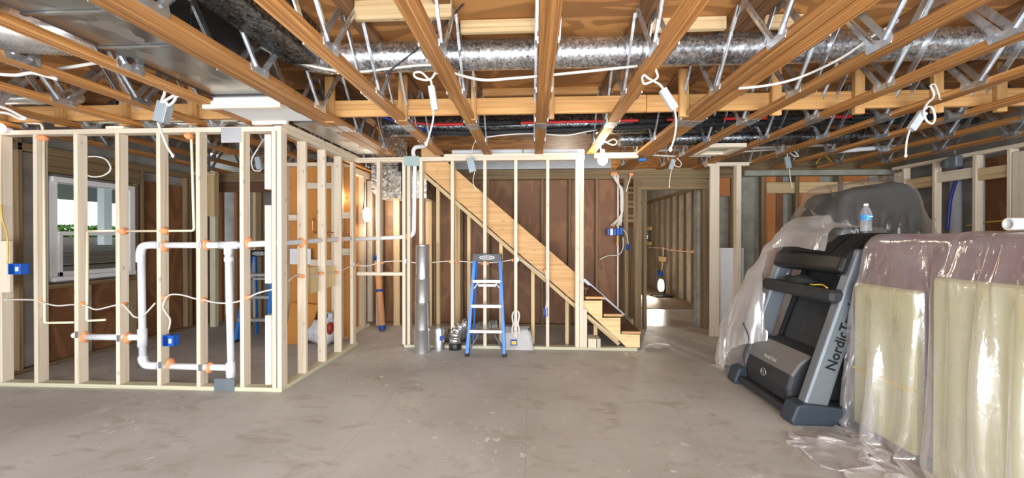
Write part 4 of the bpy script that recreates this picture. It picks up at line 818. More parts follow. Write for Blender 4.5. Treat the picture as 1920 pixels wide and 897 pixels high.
tube('cord', [lp+V(-0.07, 0, 0.05), lp+V(-0.06, 0.02, 0.25), lp+V(-0.06, 0.04, 0.5)], 0.006, 'cable_black', wlp)
point('work_lamp_light', lp+V(0.16, -0.10, 0), 11, (1, 0.90, 0.74), 0.08)
point('work_lamp_light', lp+V(-0.05, -0.55, 0.2), 8, (1, 0.88, 0.70), 0.08)
fl = onZ(1240, 556, 0.02)
fll = thing('floor_lamp', 'lit work lamp standing on the brown floor of the far room', 'lamp', (fl.x, fl.y, 0.012))
blob('lamp_lens', fl+V(-0.02, 0, 0.26), (0.06, 0.07, 0.15), 'work_glow', fll, sub=3, rough=0); lathe('reflector', [(0.05, 0), (0.14, 0.06), (0.15, 0.07)], fl+V(0.09, 0, 0.26), 'black_plastic', fll, axis=(-1, 0, 0)); box('base', (fl.x-0.2, fl.y-0.16, 0.012), (fl.x+0.2, fl.y+0.16, 0.045), 'black_plastic', fll); tube('stand', [fl+V(0.06, 0, 0.04), fl+V(0.09, 0, 0.2)], 0.015, 'black_plastic', fll, smooth=False)
sl_ = bpy.data.lights.new('floor_lamp_light', 'SPOT'); sl_.energy = 330; sl_.color = (1, 0.92, 0.78); sl_.spot_size = math.radians(125); sl_.spot_blend = 0.4; sl_.shadow_soft_size = 0.08
so_ = bpy.data.objects.new('floor_lamp_light', sl_); C.objects.link(so_); so_.location = fl+V(-0.14, -0.02, 0.30); so_.rotation_euler = V(-1, -0.25, -0.25).to_track_quat('-Z', 'Y').to_euler()
hb_ = thing('ceiling_bulb', 'bare ceiling bulb in the far room behind the red plywood', 'lamp', (0.7, 8.5, 2.2))
blob('bulb', (0.7, 8.5, 2.25), (0.04, 0.04, 0.05), 'bulb_glow', hb_, sub=2, rough=0); lathe('socket', [(0.025, 0), (0.025, 0.05), (0.04, 0.08), (0.04, TT-2.30)], (0.7, 8.5, 2.29), 'pvc_white', hb_)
point('ceiling_bulb_light', (0.7, 8.5, 2.12), 75, (1, 0.93, 0.80), 0.05)
lc = onX(1240, 480, 3.33)
cF = thing('wall_cable', 'white cable with orange collars along the far room furring strips', 'cable', lc)
tube('cable_run', [onX(*p, 3.33) for p in ((1218, 464), (1231, 465), (1244, 466), (1259, 470), (1278, 471), (1300, 474), (1312, 475))], 0.01, 'cable_white', cF); tube('cable_run', [onX(*p, 3.33) for p in ((1244, 466), (1243, 490), (1240, 508))], 0.012, 'cable_white', cF)
for px, py in ((1218, 464), (1230, 465), (1244, 466), (1260, 469), (1278, 470), (1299, 472)): blob('sealant_collar', onX(px, py, 3.33), (0.03, 0.05, 0.035), 'foam_orange', cF, seed=px*0.1)
p = onX(1239, 513, 3.33); tag(box('outlet_box', (3.27, p.y-0.10, p.z-0.06), (3.35, p.y+0.10, p.z+0.06), 'box_blue', bev=0.01), 'blue outlet box on the far room wall above the lit lamp', 'electrical box')
p = onX(1242, 486, 3.33); tag(box('nailer_block', (3.30, p.y-0.2, p.z-0.06), (3.36, p.y+0.2, p.z+0.06), 'pine_shade'), 'small pine block on the far room wall above the outlet box', 'block')
p = onX(1215, 443, 3.33); mt_ = thing('mixing_valve', 'pale valve between two small blocks on the far room wall', 'valve', (3.33, p.y, p.z-0.2))
box('nailer_block', (3.28, p.y-0.3, p.z+0.16), (3.36, p.y+0.3, p.z+0.26), 'pine_shade', mt_); box('nailer_block', (3.28, p.y-0.3, p.z-0.26), (3.36, p.y+0.3, p.z-0.16), 'pine_shade', mt_); tube('valve_body', [p+V(-0.02, 0, -0.16), p+V(-0.02, 0, 0.16)], 0.07, 'chrome_pipe', mt_, smooth=False)
pk = onY(-4, 240, PA-0.08); pkl = thing('pink_bulb', 'reddish glowing bulb at the far left of the top plate', 'lamp', pk); blob('bulb', pk, (0.05, 0.05, 0.05), 'pink_glow', pkl, sub=3, rough=0); lathe('socket', [(0.025, 0), (0.025, 0.05)], pk+V(0, 0.04, 0), 'pvc_white', pkl, axis=(0, 1, 0))

# ================================================================== STEPLADDERS
def ladder(label, xc, Y, sc, logo=True):
    t = thing('stepladder', label, 'stepladder', (xc, Y, 0), 'blue four foot stepladders')
    Hh = 1.205*sc; bw_, tw_ = 0.225*sc, 0.155*sc; dY = 0.19*sc
    L = lambda s, k: V(xc+s*(bw_+(tw_-bw_)*k), Y+dY*k, Hh*k)
    for s in (-1, 1):
        rl = beam('front_rail', L(s, 0.012), L(s, 0.97), 0.040*sc, 0.06*sc, 'ladder_blue', t, up=(0, 1, 0.2)); f0 = L(s, 0)
        box('foot', (f0.x-0.024*sc, f0.y-0.035*sc, 0), (f0.x+0.024*sc, f0.y+0.035*sc, 0.035*sc), 'black_rubber', t)
        beam('rear_rail', V(xc+s*bw_*0.92, Y+0.36*sc, 0.01), V(xc+s*tw_*0.9, Y+dY+0.06*sc, Hh*0.95), 0.02*sc, 0.04*sc, 'ladder_blue', t, up=(0, 1, 0.2))
        beam('knee_brace', V(xc+s*bw_*0.93, Y+0.06, 0.05*sc), V(xc+s*bw_*0.45, Y+0.10, 0.235*sc), 0.025*sc, 0.045*sc, 'black_plastic', t, up=(0, 1, 0))
        beam('spreader', L(s*0.93, 0.70), V(xc+s*tw_*0.85, Y+dY+0.10*sc, Hh*0.66), 0.008, 0.016, 'aluminium', t)
        beam('step_brace', L(s*0.92, 0.655), L(s*0.62, 0.715), 0.012, 0.014, 'aluminium', t)
        for k in (0.245, 0.49, 0.735):
            p = L(s, k); lathe('rivet', [(0.007, 0), (0.005, 0.004)], p+V(0, -0.035*sc, 0), 'aluminium', t, seg=8, axis=(0, -1, 0))
    for k in (0.25, 0.495, 0.74):
        a, b = L(-0.95, k), L(0.95, k); st_ = box('step', (a.x, a.y-0.045*sc, a.z-0.016*sc), (b.x, a.y+0.04*sc, a.z+0.014*sc), 'aluminium', t); box('step_lip', (a.x, a.y-0.052*sc, a.z-0.026*sc), (b.x, a.y-0.044*sc, a.z+0.012*sc), 'aluminium', t)
    a = L(0, 0.69); box('rear_bar', (xc-tw_*0.72, a.y+0.02, a.z-0.02*sc), (xc+tw_*0.72, a.y+0.03, a.z+0.012*sc), 'aluminium', t)
    a = L(0, 1.0); P = [(-0.178, -0.075), (0.178, -0.075), (0.166, 0.012), (-0.166, 0.012)]
    cp = prism('top_cap', [V(xc+x*sc, a.y-0.06*sc, a.z+z*sc) for x, z in P], (0, 0.16*sc, 0), 'black_plastic', t)
    if logo:
        el = [V(xc+0.095*sc*math.cos(i*math.pi/16), a.y-0.061*sc-0.001, a.z-0.032*sc+0.024*sc*math.sin(i*math.pi/16)) for i in range(32)]
        o = prism('logo_oval', el, (0, 0.001, 0), 'label_white', cp); el2 = [V(xc+0.083*sc*math.cos(i*math.pi/16), a.y-0.0635*sc-0.001, a.z-0.032*sc+0.0175*sc*math.sin(i*math.pi/16)) for i in range(32)]
        prism('logo_field', el2, (0, 0.001, 0), 'black_plastic', cp); lettering('lettering', 'WERNER', V(xc, a.y-0.0645*sc-0.001, a.z-0.032*sc), (1, 0, 0), (0, 0, 1), 0.03*sc, 'label_white', cp, width=0.12*sc)
    return t
ladder('blue fibreglass stepladder standing before the stair partition', -0.548, 4.56, 1.0)
ladder('blue stepladder standing in the left room behind the partition', onY(473, 480, 5.0).x, 5.0, 1.02)

# ================================================================== DUCT PARTS AND ODDMENTS ON THE FLOOR BY THE STAIRS
b0 = onZ(793, 659, 0)+V(0, -0.03, 0); sk = thing('duct_pipe_stack', 'tall shiny duct pipe of four nested sections standing upright', 'duct', (b0.x, b0.y, 0))
hz = [0, 0.29, 0.62, 0.92, 1.33]; rr_ = [0.094, 0.090, 0.086, 0.082, 0.080]; lean = -0.004
for i in range(4): lathe('pipe_section', [(rr_[i], 0), (rr_[i], hz[i+1]-hz[i]-0.02), (rr_[i]+0.004, hz[i+1]-hz[i]-0.015), (rr_[i]+0.004, hz[i+1]-hz[i]-0.006), (rr_[i]-0.002, hz[i+1]-hz[i])], (b0.x+0.002*i, b0.y, hz[i]), 'duct_pipe', sk, seg=32, caps=(i < 3))
b1 = onZ(823.5, 656, 0); sp2 = thing('short_duct_pipe', 'short shiny duct pipe with a scrap of blue tape', 'duct', (b1.x, b1.y, 0))
lathe('pipe_section', [(0.069, 0), (0.069, 0.27), (0.066, 0.275), (0.066, 0.285)], b1, 'duct_pipe', sp2, seg=28); lathe('rim', [(0.071, 0), (0.071, 0.012)], b1+V(0, 0, 0.27), 'guard_grey', sp2, seg=28)
box('tape_patch', (b1.x+0.02, b1.y-0.071, 0.13), (b1.x+0.065, b1.y-0.035, 0.19), 'tape_blue', sp2, bev=0)
b2 = onZ(853.5, 655, 0); el_ = thing('duct_elbow', 'segmented shiny duct elbow on a black collar', 'duct', (b2.x, b2.y, 0))
lathe('collar', [(0.076, 0), (0.078, 0.01), (0.078, 0.07), (0.074, 0.075)], b2, 'black_plastic', el_, seg=28)
arc = [V(b2.x+0.19-0.19*math.cos(t), b2.y+0.03*t, 0.15+0.17*math.sin(t)) for t in (0, 0.35, 0.7, 1.05, 1.35)]
tube('gore', [V(b2.x, b2.y, 0.075), V(b2.x, b2.y, 0.15)], 0.074, 'duct_pipe', el_, seg=26, smooth=False)
for i in range(4): tube('gore', [arc[i], arc[i+1]], 0.077-0.002*i, 'duct_pipe', el_, seg=26, smooth=False)
m, nt, bs = newmat('flex_pattern'); br = nd(nt, 'ShaderNodeTexWave', i_Scale=16.0, i_Distortion=3.0); nt.links.new(coords(nt, (1, 1, 1), False), br.inputs['Vector']); nt.links.new(ramp(nt, br.outputs['Fac'], [(0.4, (0.02, 0.02, 0.02)), (0.6, (0.45, 0.42, 0.38))]), bs.inputs['Base Color']); bs.inputs['Roughness'].default_value = 0.4
flex('flexible_duct', 'black and silver patterned flexible duct lying under the stairs', [onY(836, 627, 5.2), onY(850, 632, 5.22), onY(880, 622, 5.22), onY(905, 615, 5.2), onY(935, 611, 5.2)], 0.085, 'flex_pattern')
b3 = onZ(972, 657, 0); dpn = thing('dustpan', 'large grey dustpan with a bent wire handle leaning on the sole plate', 'dustpan', (b3.x, b3.y, 0))
sx_ = b3.y/720*1.0
def dp_(x, z, y=0.0): return V(b3.x+x*sx_, b3.y+0.0+z*sx_*0.22+y, z*sx_)
outl = [(-28, 0), (28, 0), (27, 18), (22, 32), (17, 36), (-22, 36), (-27, 30)]
pan = prism('pan', [dp_(x, z) for x, z in outl], (0, 0.012, 0), 'dustpan_grey', dpn)
prism('pan_hood', [dp_(-27, 30, -0.02), dp_(17, 37, -0.02), dp_(21, 41, 0.03), dp_(-27, 41, 0.03)], (0, 0.02, 0.004), 'dustpan_grey', dpn)
beam('pan_side', dp_(28, 1, -0.01), dp_(21, 36, -0.01), 0.05, 0.012, 'dustpan_grey', dpn, up=(1, 0, 0.3)); beam('pan_side', dp_(-28, 1, -0.01), dp_(-27, 32, -0.01), 0.05, 0.012, 'dustpan_grey', dpn, up=(1, 0, 0.3))
tube('wire_handle', [dp_(*p, -0.03) for p in ((-12, 30), (-12, 40), (-10, 48), (-12, 60), (-10, 69), (-5, 71), (0, 69), (1, 60), (-1, 48), (1, 40), (1, 30))], 0.011, 'pvc_white', dpn)
stk_ = prism('sticker', [dp_(-15, 8, -0.004), dp_(-2, 8, -0.004), dp_(-2, 19, -0.004), dp_(-15, 19, -0.004)], (0, 0.002, 0), 'tape_blue', dpn); prism('sticker_panel', [dp_(-13, 10, -0.006), dp_(-4, 10, -0.006), dp_(-4, 16, -0.006), dp_(-13, 16, -0.006)], (0, 0.001, 0), 'cable_yellow', stk_)
for i, (pxa, pxb, mt, lab) in enumerate(((1103, 1118, 'pine', 'pale square timber offcut lying on the sole plate end'), (1119, 1126, 'treated', 'greenish timber offcut beside the pale one under the steps'))):
    p, q_ = onY(pxa, 650, PC-0.03), onY(pxb, 650, PC-0.03); tag(box('timber_offcut', (p.x, PC-0.04, 0.04), (q_.x, PC+0.20, 0.155), mt), lab, 'timber offcut')
for i, (x, y, a, L) in enumerate(((1.5, 5.1, 0.3, 0.32), (1.56, 5.16, -0.2, 0.25), (1.48, 5.05, 0.9, 0.2))): cable(('long', 'middle', 'short')[i]+' scrap of pale wire lying by the bottom step', [(x, y, 0.012), (x+L*0.5*math.cos(a), y+L*0.5*math.sin(a), 0.02), (x+L*math.cos(a), y+L*math.sin(a), 0.012)], 0.006)
ct = thing('cardboard_tube', 'brown cardboard tube with blue taped ends leaning by the rear wall', 'tube', onZ(717, 620, 0)); t0, t1 = onZ(717, 619, 0.02), onY(707, 480, 5.95)
tube('tube_body', [t0, t1], 0.05, 'kraft', ct, seg=20, smooth=False)
for k0, k1 in ((-0.0, 0.055), (0.50, 0.535), (0.93, 1.0)): tube('tape_band', [t0.lerp(t1, k0), t0.lerp(t1, k1)], 0.0525, 'tape_blue', ct, seg=20, smooth=False)
ob = prism('leaning_board', [onZ(534, 646, 0.0), onZ(576, 646, 0.0), onY(597, 572, CY-0.02), onY(545, 568, CY-0.02)], (0.0, 0.012, 0.0), 'fibre_orange'); tag(ob, 'orange fibreboard offcut leaning against the closet frame', 'board')
bg = thing('bagged_compound', 'white sack with blue and red print slumped in the side room', 'sack', onZ(600, 643, 0.0)); p = onZ(602, 643, 0.0)+V(0.06, -0.07, 0)
blob('sack_body', p+V(0, 0.0, 0.15), (0.19, 0.12, 0.17), 'bag_white', bg, sub=3, rough=0.35, seed=2.2); blob('sack_neck', p+V(0.07, 0, 0.33), (0.09, 0.08, 0.11), 'bag_white', bg, sub=3, rough=0.35, seed=4.2); blob('print_patch', p+V(0.06, -0.055, 0.37), (0.055, 0.04, 0.05), 'ladder_blue', bg, rough=0.3); blob('print_patch', p+V(0.14, -0.07, 0.23), (0.05, 0.05, 0.08), 'saw_red', bg, rough=0.3)
p, q_ = onY(543, 496, CY-0.01), onY(582, 467, CY-0.01); nts = thing('notice_sheet', 'white printed notice sheet pinned to the closet frame', 'paper', ((p.x+q_.x)/2, CY-0.01, p.z))
box('sheet', (p.x, CY-0.004, p.z), (q_.x, CY, q_.z), 'paper', nts, bev=0)
for k in range(5): box('printed_line', (p.x+0.03, CY-0.0055, p.z+0.05+k*0.025), (q_.x-0.04-0.03*(k % 2), CY-0.004, p.z+0.054+k*0.025), 'guard_light', nts, bev=0)
cp_ = thing('copper_pipe', 'bent thin copper pipe on the orange closet wall', 'pipe', onY(600, 430, CY-0.02)); tube('pipe_length', bend([onY(600, 411, CY-0.02), onY(586, 411, CY-0.02), onY(586, 436, CY-0.02), onY(600, 438, CY-0.02), onY(652, 437, CY-0.02)], 0.04), 0.012, 'copper', cp_, smooth=False)
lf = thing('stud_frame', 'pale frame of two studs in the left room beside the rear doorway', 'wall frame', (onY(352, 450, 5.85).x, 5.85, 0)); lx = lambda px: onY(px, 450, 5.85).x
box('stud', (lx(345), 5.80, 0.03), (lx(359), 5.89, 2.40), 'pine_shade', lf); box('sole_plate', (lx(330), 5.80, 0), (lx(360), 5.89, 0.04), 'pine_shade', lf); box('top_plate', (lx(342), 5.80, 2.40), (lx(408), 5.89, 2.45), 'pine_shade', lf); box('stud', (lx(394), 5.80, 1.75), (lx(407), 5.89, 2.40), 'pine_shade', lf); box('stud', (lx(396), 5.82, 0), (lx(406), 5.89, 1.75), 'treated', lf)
dsh = tag(box('drywall_sheet', (gx(1346), GY+0.10, 0.0), (gx(1402), GY+0.125, onY(1346, 465, GY+0.1).z), 'drywall'), 'grey drywall sheet standing behind the two stud frame', 'drywall sheet')

# ================================================================== TREADMILL
tY0, tY1 = 3.06, 3.88
tmill = thing('treadmill', 'black and grey folded treadmill with slanted uprights, half under plastic', 'treadmill', (2.2, 3.47, 0))
dl = V(0.314, 0, 0.949)
for Yc in (tY0, tY1):
    base = V(2.145 if Yc == tY0 else 2.13, Yc, 0.10); sgn = 1
    ft = prism('foot', [(1.965, Yc-0.07, 0.0), (2.75, Yc-0.07, 0.0), (2.75, Yc-0.07, 0.09), (2.36, Yc-0.07, 0.135), (2.06, Yc-0.07, 0.165), (2.00, Yc-0.07, 0.15), (1.955, Yc-0.07, 0.03)], (0, 0.15, 0), 'foot_slate', tmill)
    up_ = prism('upright', [base+V(-0.09, -0.035, 0), base+V(0.095, -0.035, 0), base+dl*1.30+V(0.06, -0.035, 0), base+dl*1.30+V(-0.09, -0.035, 0)], (0, 0.09, 0), 'treadmill_grey', tmill)
    md = up_.modifiers.new('round', 'BEVEL'); md.width = 0.018; md.segments = 3
    md = ft.modifiers.new('round', 'BEVEL'); md.width = 0.02; md.segments = 3
    if Yc == tY0: lettering('lettering', 'NordicTrack', base+dl*0.33+V(0.01, -0.037, 0), dl, (-0.949, 0, 0.314), 0.105, 'lettering_black', up_, depth=0.002, align='LEFT', width=0.56, bold=0.018)
box('crossbar', (1.99, tY0+0.08, 0.03), (2.05, tY1-0.07, 0.085), 'charcoal', tmill, bev=0.01)
prof = [(2.06, 0.07), (2.045, 0.20), (2.075, 0.315), (2.13, 0.40), (2.22, 0.475), (2.34, 0.50), (2.55, 0.45), (2.55, 0.07)]
hd = prism('motor_hood', [(x, 3.18, z) for x, z in prof], (0, 0.60, 0), 'charcoal', tmill); md = hd.modifiers.new('round', 'BEVEL'); md.width = 0.03; md.segments = 3
bnd = prism('hood_band', [(x-0.006, 3.175, z+0.003) for x, z in ((2.075, 0.315), (2.13, 0.40), (2.22, 0.475))]+[(x+0.01, 3.175, z-0.012) for x, z in ((2.22, 0.475), (2.13, 0.40), (2.075, 0.315))], (0, 0.61, 0), 'band_grey', tmill)
lettering('lettering', 'NordicTrack', V(2.094, 3.48, 0.363), (0, -1, 0), (0.54, 0, 0.84), 0.045, 'label_white', bnd, depth=0.003, width=0.17)
N = 20; c0 = V(2.045, 3.50, 0.235)
ring = tube('emblem_ring', [c0+V(0.004*math.sin(a*2*math.pi/N), -0.035*math.cos(a*2*math.pi/N), 0.03*math.sin(a*2*math.pi/N)) for a in range(N)], 0.003, 'guard_light', hd, seg=6, closed=True, smooth=False)
lettering('lettering', 'N', c0+V(-0.004, 0, 0), (0, -1, 0), (0.1, 0, 1), 0.055, 'guard_light', hd, depth=0.003)
dk0, dk1 = V(2.36, 0, 0.46), V(2.70, 0, 1.42)
dn = (dk1-dk0).normalized(); nn = V(-dn.z, 0, dn.x)
prism('deck', [dk0+V(0, 3.20, 0), dk1+V(0, 3.20, 0), dk1-nn*0.10+V(0, 3.20, 0), dk0-nn*0.10+V(0, 3.20, 0)], (0, 0.58, 0), 'black_plastic', tmill)
prism('running_belt', [dk0+nn*0.006+V(0, 3.26, 0), dk1+nn*0.006+V(0, 3.26, 0), dk1+V(0, 3.26, 0), dk0+V(0, 3.26, 0)], (0, 0.44, 0), 'charcoal', tmill)
for y in (3.185, 3.765): prism('side_rail', [dk0+nn*0.02+V(0, y, 0), dk1+nn*0.02+V(0, y, 0), dk1-nn*0.11+V(0, y, 0), dk0-nn*0.11+V(0, y, 0)], (0, 0.03, 0), 'black_rubber', tmill)
prism('lift_strut', [(2.5, 3.15, 0.12), (2.58, 3.15, 0.12), (2.82, 3.15, 0.75), (2.74, 3.15, 0.75)], (0, 0.03, 0), 'charcoal', tmill)
tr_ = box('tray_bar', (2.27, tY0-0.03, 0.915), (2.40, tY1+0.05, 1.02), 'charcoal', tmill, bev=0.025)
box('tray_arm', (2.40, tY0-0.03, 0.93), (2.66, tY0+0.05, 1.01), 'charcoal', tmill, bev=0.02); box('tray_arm', (2.40, tY1-0.03, 0.93), (2.66, tY1+0.05, 1.01), 'charcoal', tmill, bev=0.02)
cs = prism('console', [(x, tY0+0.0, z) for x, z in ((2.34, 1.16), (2.42, 1.12), (2.76, 1.34), (2.74, 1.46), (2.58, 1.45), (2.38, 1.27))], (0, 0.82, 0), 'black_plastic', tmill); md = cs.modifiers.new('round', 'BEVEL'); md.width = 0.03; md.segments = 3
prism('screen', [(x, tY0+0.18, z) for x, z in ((2.40, 1.292), (2.56, 1.436), (2.555, 1.442), (2.395, 1.298))], (0, 0.46, 0), 'lettering_black', cs)
blob('crumpled_cloth', V(2.36, 3.52, 1.05), (0.07, 0.15, 0.045), 'dark_fabric', None, rough=0.5); tag(C.objects['crumpled_cloth'], 'crumpled black cloth lying on the treadmill tray', 'cloth')
cable('yellow cord lying along the treadmill tray', [(2.29, 3.10, 1.03), (2.31, 3.18, 1.045), (2.30, 3.26, 1.035), (2.33, 3.34, 1.03)], 0.006, 'cable_yellow')
cable('black power cord running up beside the far treadmill upright', [(2.02, 3.72, 0.1), (2.03, 3.78, 0.3), (2.07, 3.77, 0.45), (2.03, 3.80, 0.6)], 0.006, 'cable_black')

# ================================================================== STACKED FURNITURE UNDER PLASTIC
FX0, FX1, FY0, FY1, FZ = 2.44, 3.42, 0.9, 2.985, 1.435
uf = thing('upholstered_couch', 'purple brown upholstered couch stood high under the clear plastic', 'couch', ((FX0+FX1)/2, 2.0, 0))
box('couch_base', (FX0, FY0, 0.03), (FX1, FY1, 0.55), 'purple_fabric', uf, bev=0.05)
box('couch_back', (FX0+0.01, FY0, 0.555), (FX1, FY1, FZ), 'purple_fabric', uf, bev=0.06)
for y in (FY0+0.1, FY1-0.14):
    box('leg', (FX0+0.05, y, 0), (FX0+0.1, y+0.05, 0.03), 'tread_wood', uf); box('leg', (FX1-0.1, y, 0), (FX1-0.05, y+0.05, 0.03), 'tread_wood', uf)
panels = []
for pxa, pxb, ya, lab in ((1600, 1716, 530, 'narrow pale yellow foam slab against the purple couch under plastic'), (1746, 1990, 520, 'wide pale yellow foam slab against the purple couch, nearest the camera')):
    yb, ya_ = onX(pxa, 600, 2.37).y, onX(pxb, 600, 2.37).y; z = onX(pxa, ya, 2.37).z
    t = thing('foam_slab', lab, 'foam slab', (2.40, (yb+ya_)/2, 0.0), 'yellow foam slabs on the couch side')
    o = box('slab', (2.37, ya_, 0.06 if pxa < 1700 else 0.0), (2.437, yb, z), 'foam_yellow', t, bev=0.015); panels.append((2.37, ya_, 0.0, 2.44, yb, z))
    if pxa < 1700: box('strap', (2.366, ya_, 0.46), (2.37, yb, 0.475), 'cable_yellow', t, bev=0); box('support_block', (2.38, ya_+0.05, 0), (2.43, yb-0.05, 0.06), 'tread_wood', t)
DYF = 3.34
d_ = lambda px, py: onY(px, py, DYF)
dprof = [d_(1566, 440), d_(1577, 390), d_(1587, 364), d_(1602, 355), d_(1640, 353), d_(1662, 345), d_(1682, 339), d_(1710, 343), d_(1726, 362), d_(1734, 392), d_(1738, 440)]
bt = [V(dprof[-1].x, DYF, 0.0), V(dprof[0].x+0.12, DYF, 0.0), V(dprof[0].x+0.12, DYF, 1.40)]
df = thing('covered_seat', 'bulky dark padded seat standing behind the couch under a smoky sheet', 'seat', ((bt[0].x+bt[1].x)/2, DYF+0.25, 0))
o = prism('padded_back', dprof+bt, (0, 0.5, 0), 'dark_fabric', df); md = o.modifiers.new('round', 'BEVEL'); md.width = 0.05; md.segments = 3

# ---- drape solver: a sheet of film falling over the boxes below it
def drape(x0, x1, y0, y1, z0, dx, boxes, steps=130, iters=9, gx_=1.0, gy_=1.0, seed=1, pins=None, over=None, amp=0.05, slant=0.0):
    rng = np.random.default_rng(seed); nx, ny = int((x1-x0)*gx_/dx), int((y1-y0)*gy_/dx)
    X, Y = np.meshgrid(np.linspace(x0, x1, nx), np.linspace(y0, y1, ny)); P = np.stack([X, Y, np.full_like(X, z0)], -1)
    for k in range(14):
        ax, ay, ph = rng.normal(0, 7), rng.normal(0, 9), rng.uniform(0, 6.28); P[..., 2] += 0.012*np.sin(ax*X+ay*Y+ph)
    if over is not None:      # start already hanging down round the block, rippled
        bx0, by0, bx1, by1, top = over
        ox = np.maximum(bx0-X, 0)-np.maximum(X-bx1, 0); oy = np.maximum(by0-Y, 0)-np.maximum(Y-by1, 0); hang = np.hypot(ox, oy); fall = np.minimum(hang, top-0.02); out = hang-fall
        ux, uy = ox/(hang+1e-6), oy/(hang+1e-6); rip = np.zeros_like(X); arc_ = np.where(np.abs(ox) > np.abs(oy), Y*gy_, X*gx_)
        for k in range(7): rip += rng.uniform(0.4, 1)*np.sin(arc_*rng.uniform(16, 74)+rng.uniform(0, 6.28)+slant*fall*6)
        spread = 0.03+0.10*fall+amp*np.minimum(1, fall/0.5)*rip*0.5+out
        P[..., 0] = np.clip(X, bx0, bx1)-ux*spread; P[..., 1] = np.clip(Y, by0, by1)-uy*spread-slant*fall*np.abs(ux); P[..., 2] = top+0.02-fall+P[..., 2]-z0
    P += rng.normal(0, 0.003, P.shape); Q = P.copy(); bx = np.array(boxes)
    pairs = []
    for o in (0, 1):
        pairs.append((np.s_[:, o:nx-1:2], np.s_[:, o+1:nx:2], dx, 1.0)); pairs.append((np.s_[o:ny-1:2, :], np.s_[o+1:ny:2, :], dx, 1.0))
    dd = dx*math.sqrt(2)
    for o in (0, 1):
        pairs.append((np.s_[o:ny-1:2, :-1], np.s_[o+1:ny:2, 1:], dd, 0.35)); pairs.append((np.s_[o:ny-1:2, 1:], np.s_[o+1:ny:2, :-1], dd, 0.35))
    bends = [(np.s_[:, :-3], np.s_[:, 3:], 3*dx, 0.02), (np.s_[:-3, :], np.s_[3:, :], 3*dx, 0.02)]
    def collide():
        flat = P.reshape(-1, 3); qf = Q.reshape(-1, 3)
        low = flat[:, 2] < 0.006; flat[low, 2] = 0.006; qf[low, :2] += 0.6*(flat[low, :2]-qf[low, :2])
        for b in bx:
            lo, hi = b[:3]-0.012, b[3:]+0.012
            ins = np.all((flat > lo) & (flat < hi), 1)
            if not ins.any(): continue
            p = flat[ins]; d = np.concatenate([p-lo, hi-p], 1); d[:, 2] = 9; k = d.argmin(1); r = np.arange(len(p)); nv = p.copy()
            nv[r, k % 3] = np.where(k < 3, lo[k % 3], hi[k % 3]); flat[ins] = nv; qf[ins] += 0.55*(nv-qf[ins])
    for s in range(steps):
        vel = (P-Q)*0.975; Q = P.copy(); P = P+vel; P[..., 2] -= 9.8*(1/70)**2
        for it in range(iters):
            for a, b, L, kf in (pairs+bends if it % 4 == 0 else pairs):
                d = P[b]-P[a]; l = np.sqrt((d*d).sum(-1, keepdims=True))+1e-9; c = d*(0.5*kf*(l-L)/l); P[a] += c; P[b] -= c
            if it % 3 == 2: collide()
        if pins is not None: P = pins(P, s/steps)
    for k in range(1):
        A = P.copy(); A[1:-1, 1:-1] = 0.6*P[1:-1, 1:-1]+0.1*(P[:-2, 1:-1]+P[2:, 1:-1]+P[1:-1, :-2]+P[1:-1, 2:]); P = A
    collide()
    return P
def sheet_obj(name, label, P, mat, group, cut=None):
    ny, nx = P.shape[:2]; idx = np.arange(nx*ny).reshape(ny, nx)
    f = np.stack([idx[:-1, :-1], idx[:-1, 1:], idx[1:, 1:], idx[1:, :-1]], -1).reshape(-1, 4)
    if cut is not None:
        jj, ii = np.meshgrid(np.arange(ny-1)/(ny-1), np.arange(nx-1)/(nx-1), indexing='ij'); f = f[~cut(ii, jj).reshape(-1)]
    f = f.tolist()
    o = mesh_obj(name, P.reshape(-1, 3).tolist(), f, mat); md = o.modifiers.new('smooth', 'SUBSURF'); md.levels = 1; md.render_levels = 1
    return tag(o, label, 'plastic sheet', group)
couch = (FX0, FY0, 0, FX1, FY1, FZ)
GR = 'plastic dust sheets over the furniture'
P1 = drape(0.50, 3.45, 0.75, 3.22, 1.60, 0.030, [couch]+panels, gx_=1.0, gy_=1.55, seed=4, over=(FX0-0.08, FY0, FX1+0.1, FY1, FZ), amp=0.16, slant=0.20, steps=70)
sheet_obj('plastic_sheet', 'clear plastic sheet draped over the purple couch and spreading on the floor', P1, 'film_clear', GR)
def hold(P, t):
    if t < 0.02: hold.m = (P[..., 0] > 2.45) & (P[..., 0] < 2.72) & (P[..., 1] > 3.2) & (P[..., 1] < 3.8)
    hold.xy = P[..., :2].copy() if not hasattr(hold, 'xy') else hold.xy
    P[hold.m, :2] = hold.xy[hold.m]; return P
form2 = [(2.36, tY0, 1.20, 2.78, tY1, 1.49), (2.42, 3.42, 1.3, 2.76, 3.92, 1.60), (2.28, tY0-0.02, 0.9, 2.5, tY1+0.05, 1.02), (2.30, 3.75, 0, 2.6, 3.98, 1.36), (2.20, 3.75, 0, 2.6, 4.08, 1.1), (2.12, 3.78, 0, 2.6, 4.20, 0.8), (2.05, 3.8, 0, 2.6, 4.30, 0.5)]
P2 = drape(1.15, 3.10, 3.18, 5.15, 1.56, 0.030, form2, gx_=1.25, gy_=1.2, seed=9, pins=hold, over=(2.28, 3.0, 3.15, tY1+0.1, 1.60), amp=0.14, steps=70)
sheet_obj('plastic_sheet', 'milky plastic sheet thrown over the treadmill console', P2, 'film_milky', GR, cut=lambda i, j: ((i < 0.60) & (j < 0.24+0.1*i)) | (i < 0.29) | (j > 0.84))
xs_ = [v.x for v in dprof]
xa, xb = min(xs_), max(xs_)
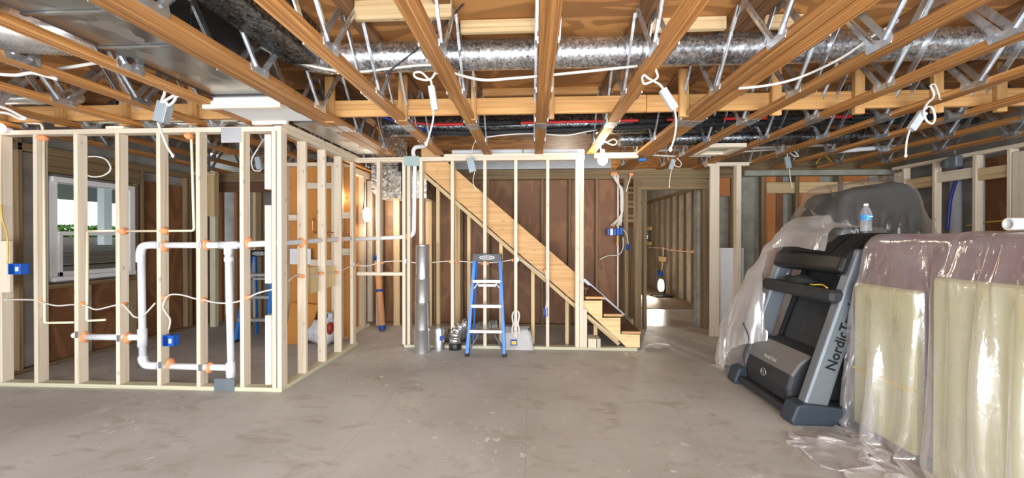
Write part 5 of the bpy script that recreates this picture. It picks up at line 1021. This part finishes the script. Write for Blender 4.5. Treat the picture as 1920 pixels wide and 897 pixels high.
form3 = [(xa+0.05, DYF, 0, xb-0.02, DYF+0.5, 1.875), (xa+0.42, DYF, 0, xb-0.10, DYF+0.5, 1.94), couch, (xa-0.02, DYF+0.05, 0, xb+0.06, DYF+0.45, 1.68), (xa-0.08, DYF+0.05, 0, xb+0.12, DYF+0.4, 1.57), (xa-0.14, DYF+0.05, 0, xb+0.18, DYF+0.4, 1.46)]
P3 = drape(xa-0.22, xb+0.8, 2.90, 4.4, 2.12, 0.034, form3, gx_=1.35, gy_=1.25, seed=5, steps=70, over=(xa+0.1, DYF-0.05, xb-0.1, DYF+0.5, 1.93), amp=0.14)
sheet_obj('plastic_sheet', 'smoky plastic sheet over the dark seat behind the water bottle', P3, 'film_smoky', GR)
# ---- water bottle and paper roll on top
wbp = onY(1623.5, 425, 2.90); wz = FZ+0.03
wbt = thing('water_bottle', 'small clear water bottle with a blue label standing on the plastic', 'bottle', (wbp.x, 2.90, wz))
prf = [(0.024, 0), (0.031, 0.004), (0.032, 0.02), (0.030, 0.028), (0.032, 0.036), (0.030, 0.044), (0.032, 0.052), (0.031, 0.075), (0.0325, 0.08), (0.0325, 0.125), (0.030, 0.138), (0.024, 0.160), (0.015, 0.178), (0.012, 0.182), (0.012, 0.188)]
lathe('bottle_body', prf, (wbp.x, 2.90, wz), 'water_bottle', wbt); lab_ = lathe('bottle_label', [(0.0332, 0), (0.0332, 0.036)], (wbp.x, 2.90, wz+0.083), 'label_blue', wbt, caps=False)
lathe('cap', [(0.0135, 0), (0.0135, 0.014), (0.012, 0.016)], (wbp.x, 2.90, wz+0.184), 'label_white', wbt)
box('label_patch', (wbp.x-0.024, 2.8645, wz+0.088), (wbp.x-0.010, 2.872, wz+0.112), 'label_teal', lab_, bev=0); box('label_band', (wbp.x-0.004, 2.8640, wz+0.103), (wbp.x+0.018, 2.870, wz+0.111), 'label_white', lab_, bev=0)
rp_ = onX(1890, 422, 2.50); prl = thing('paper_roll', 'end of a white paper roll lying on the plastic at the right', 'roll', (rp_.x, rp_.y, FZ+0.03))
rz_ = FZ+0.058; pts = []
def ring_tube(p0, p1, ro, ri, mat, parent, nm):
    ax = (Vector(p1)-Vector(p0)); L = ax.length; return lathe(nm, [(ri, 0), (ro, 0), (ro, L), (ri, L), (ri, 0)], p0, mat, parent, axis=ax, caps=False)
ring_tube((rp_.x, rp_.y, rz_), (rp_.x+0.55, rp_.y-0.10, rz_), 0.033, 0.025, 'label_white', prl, 'roll_body')
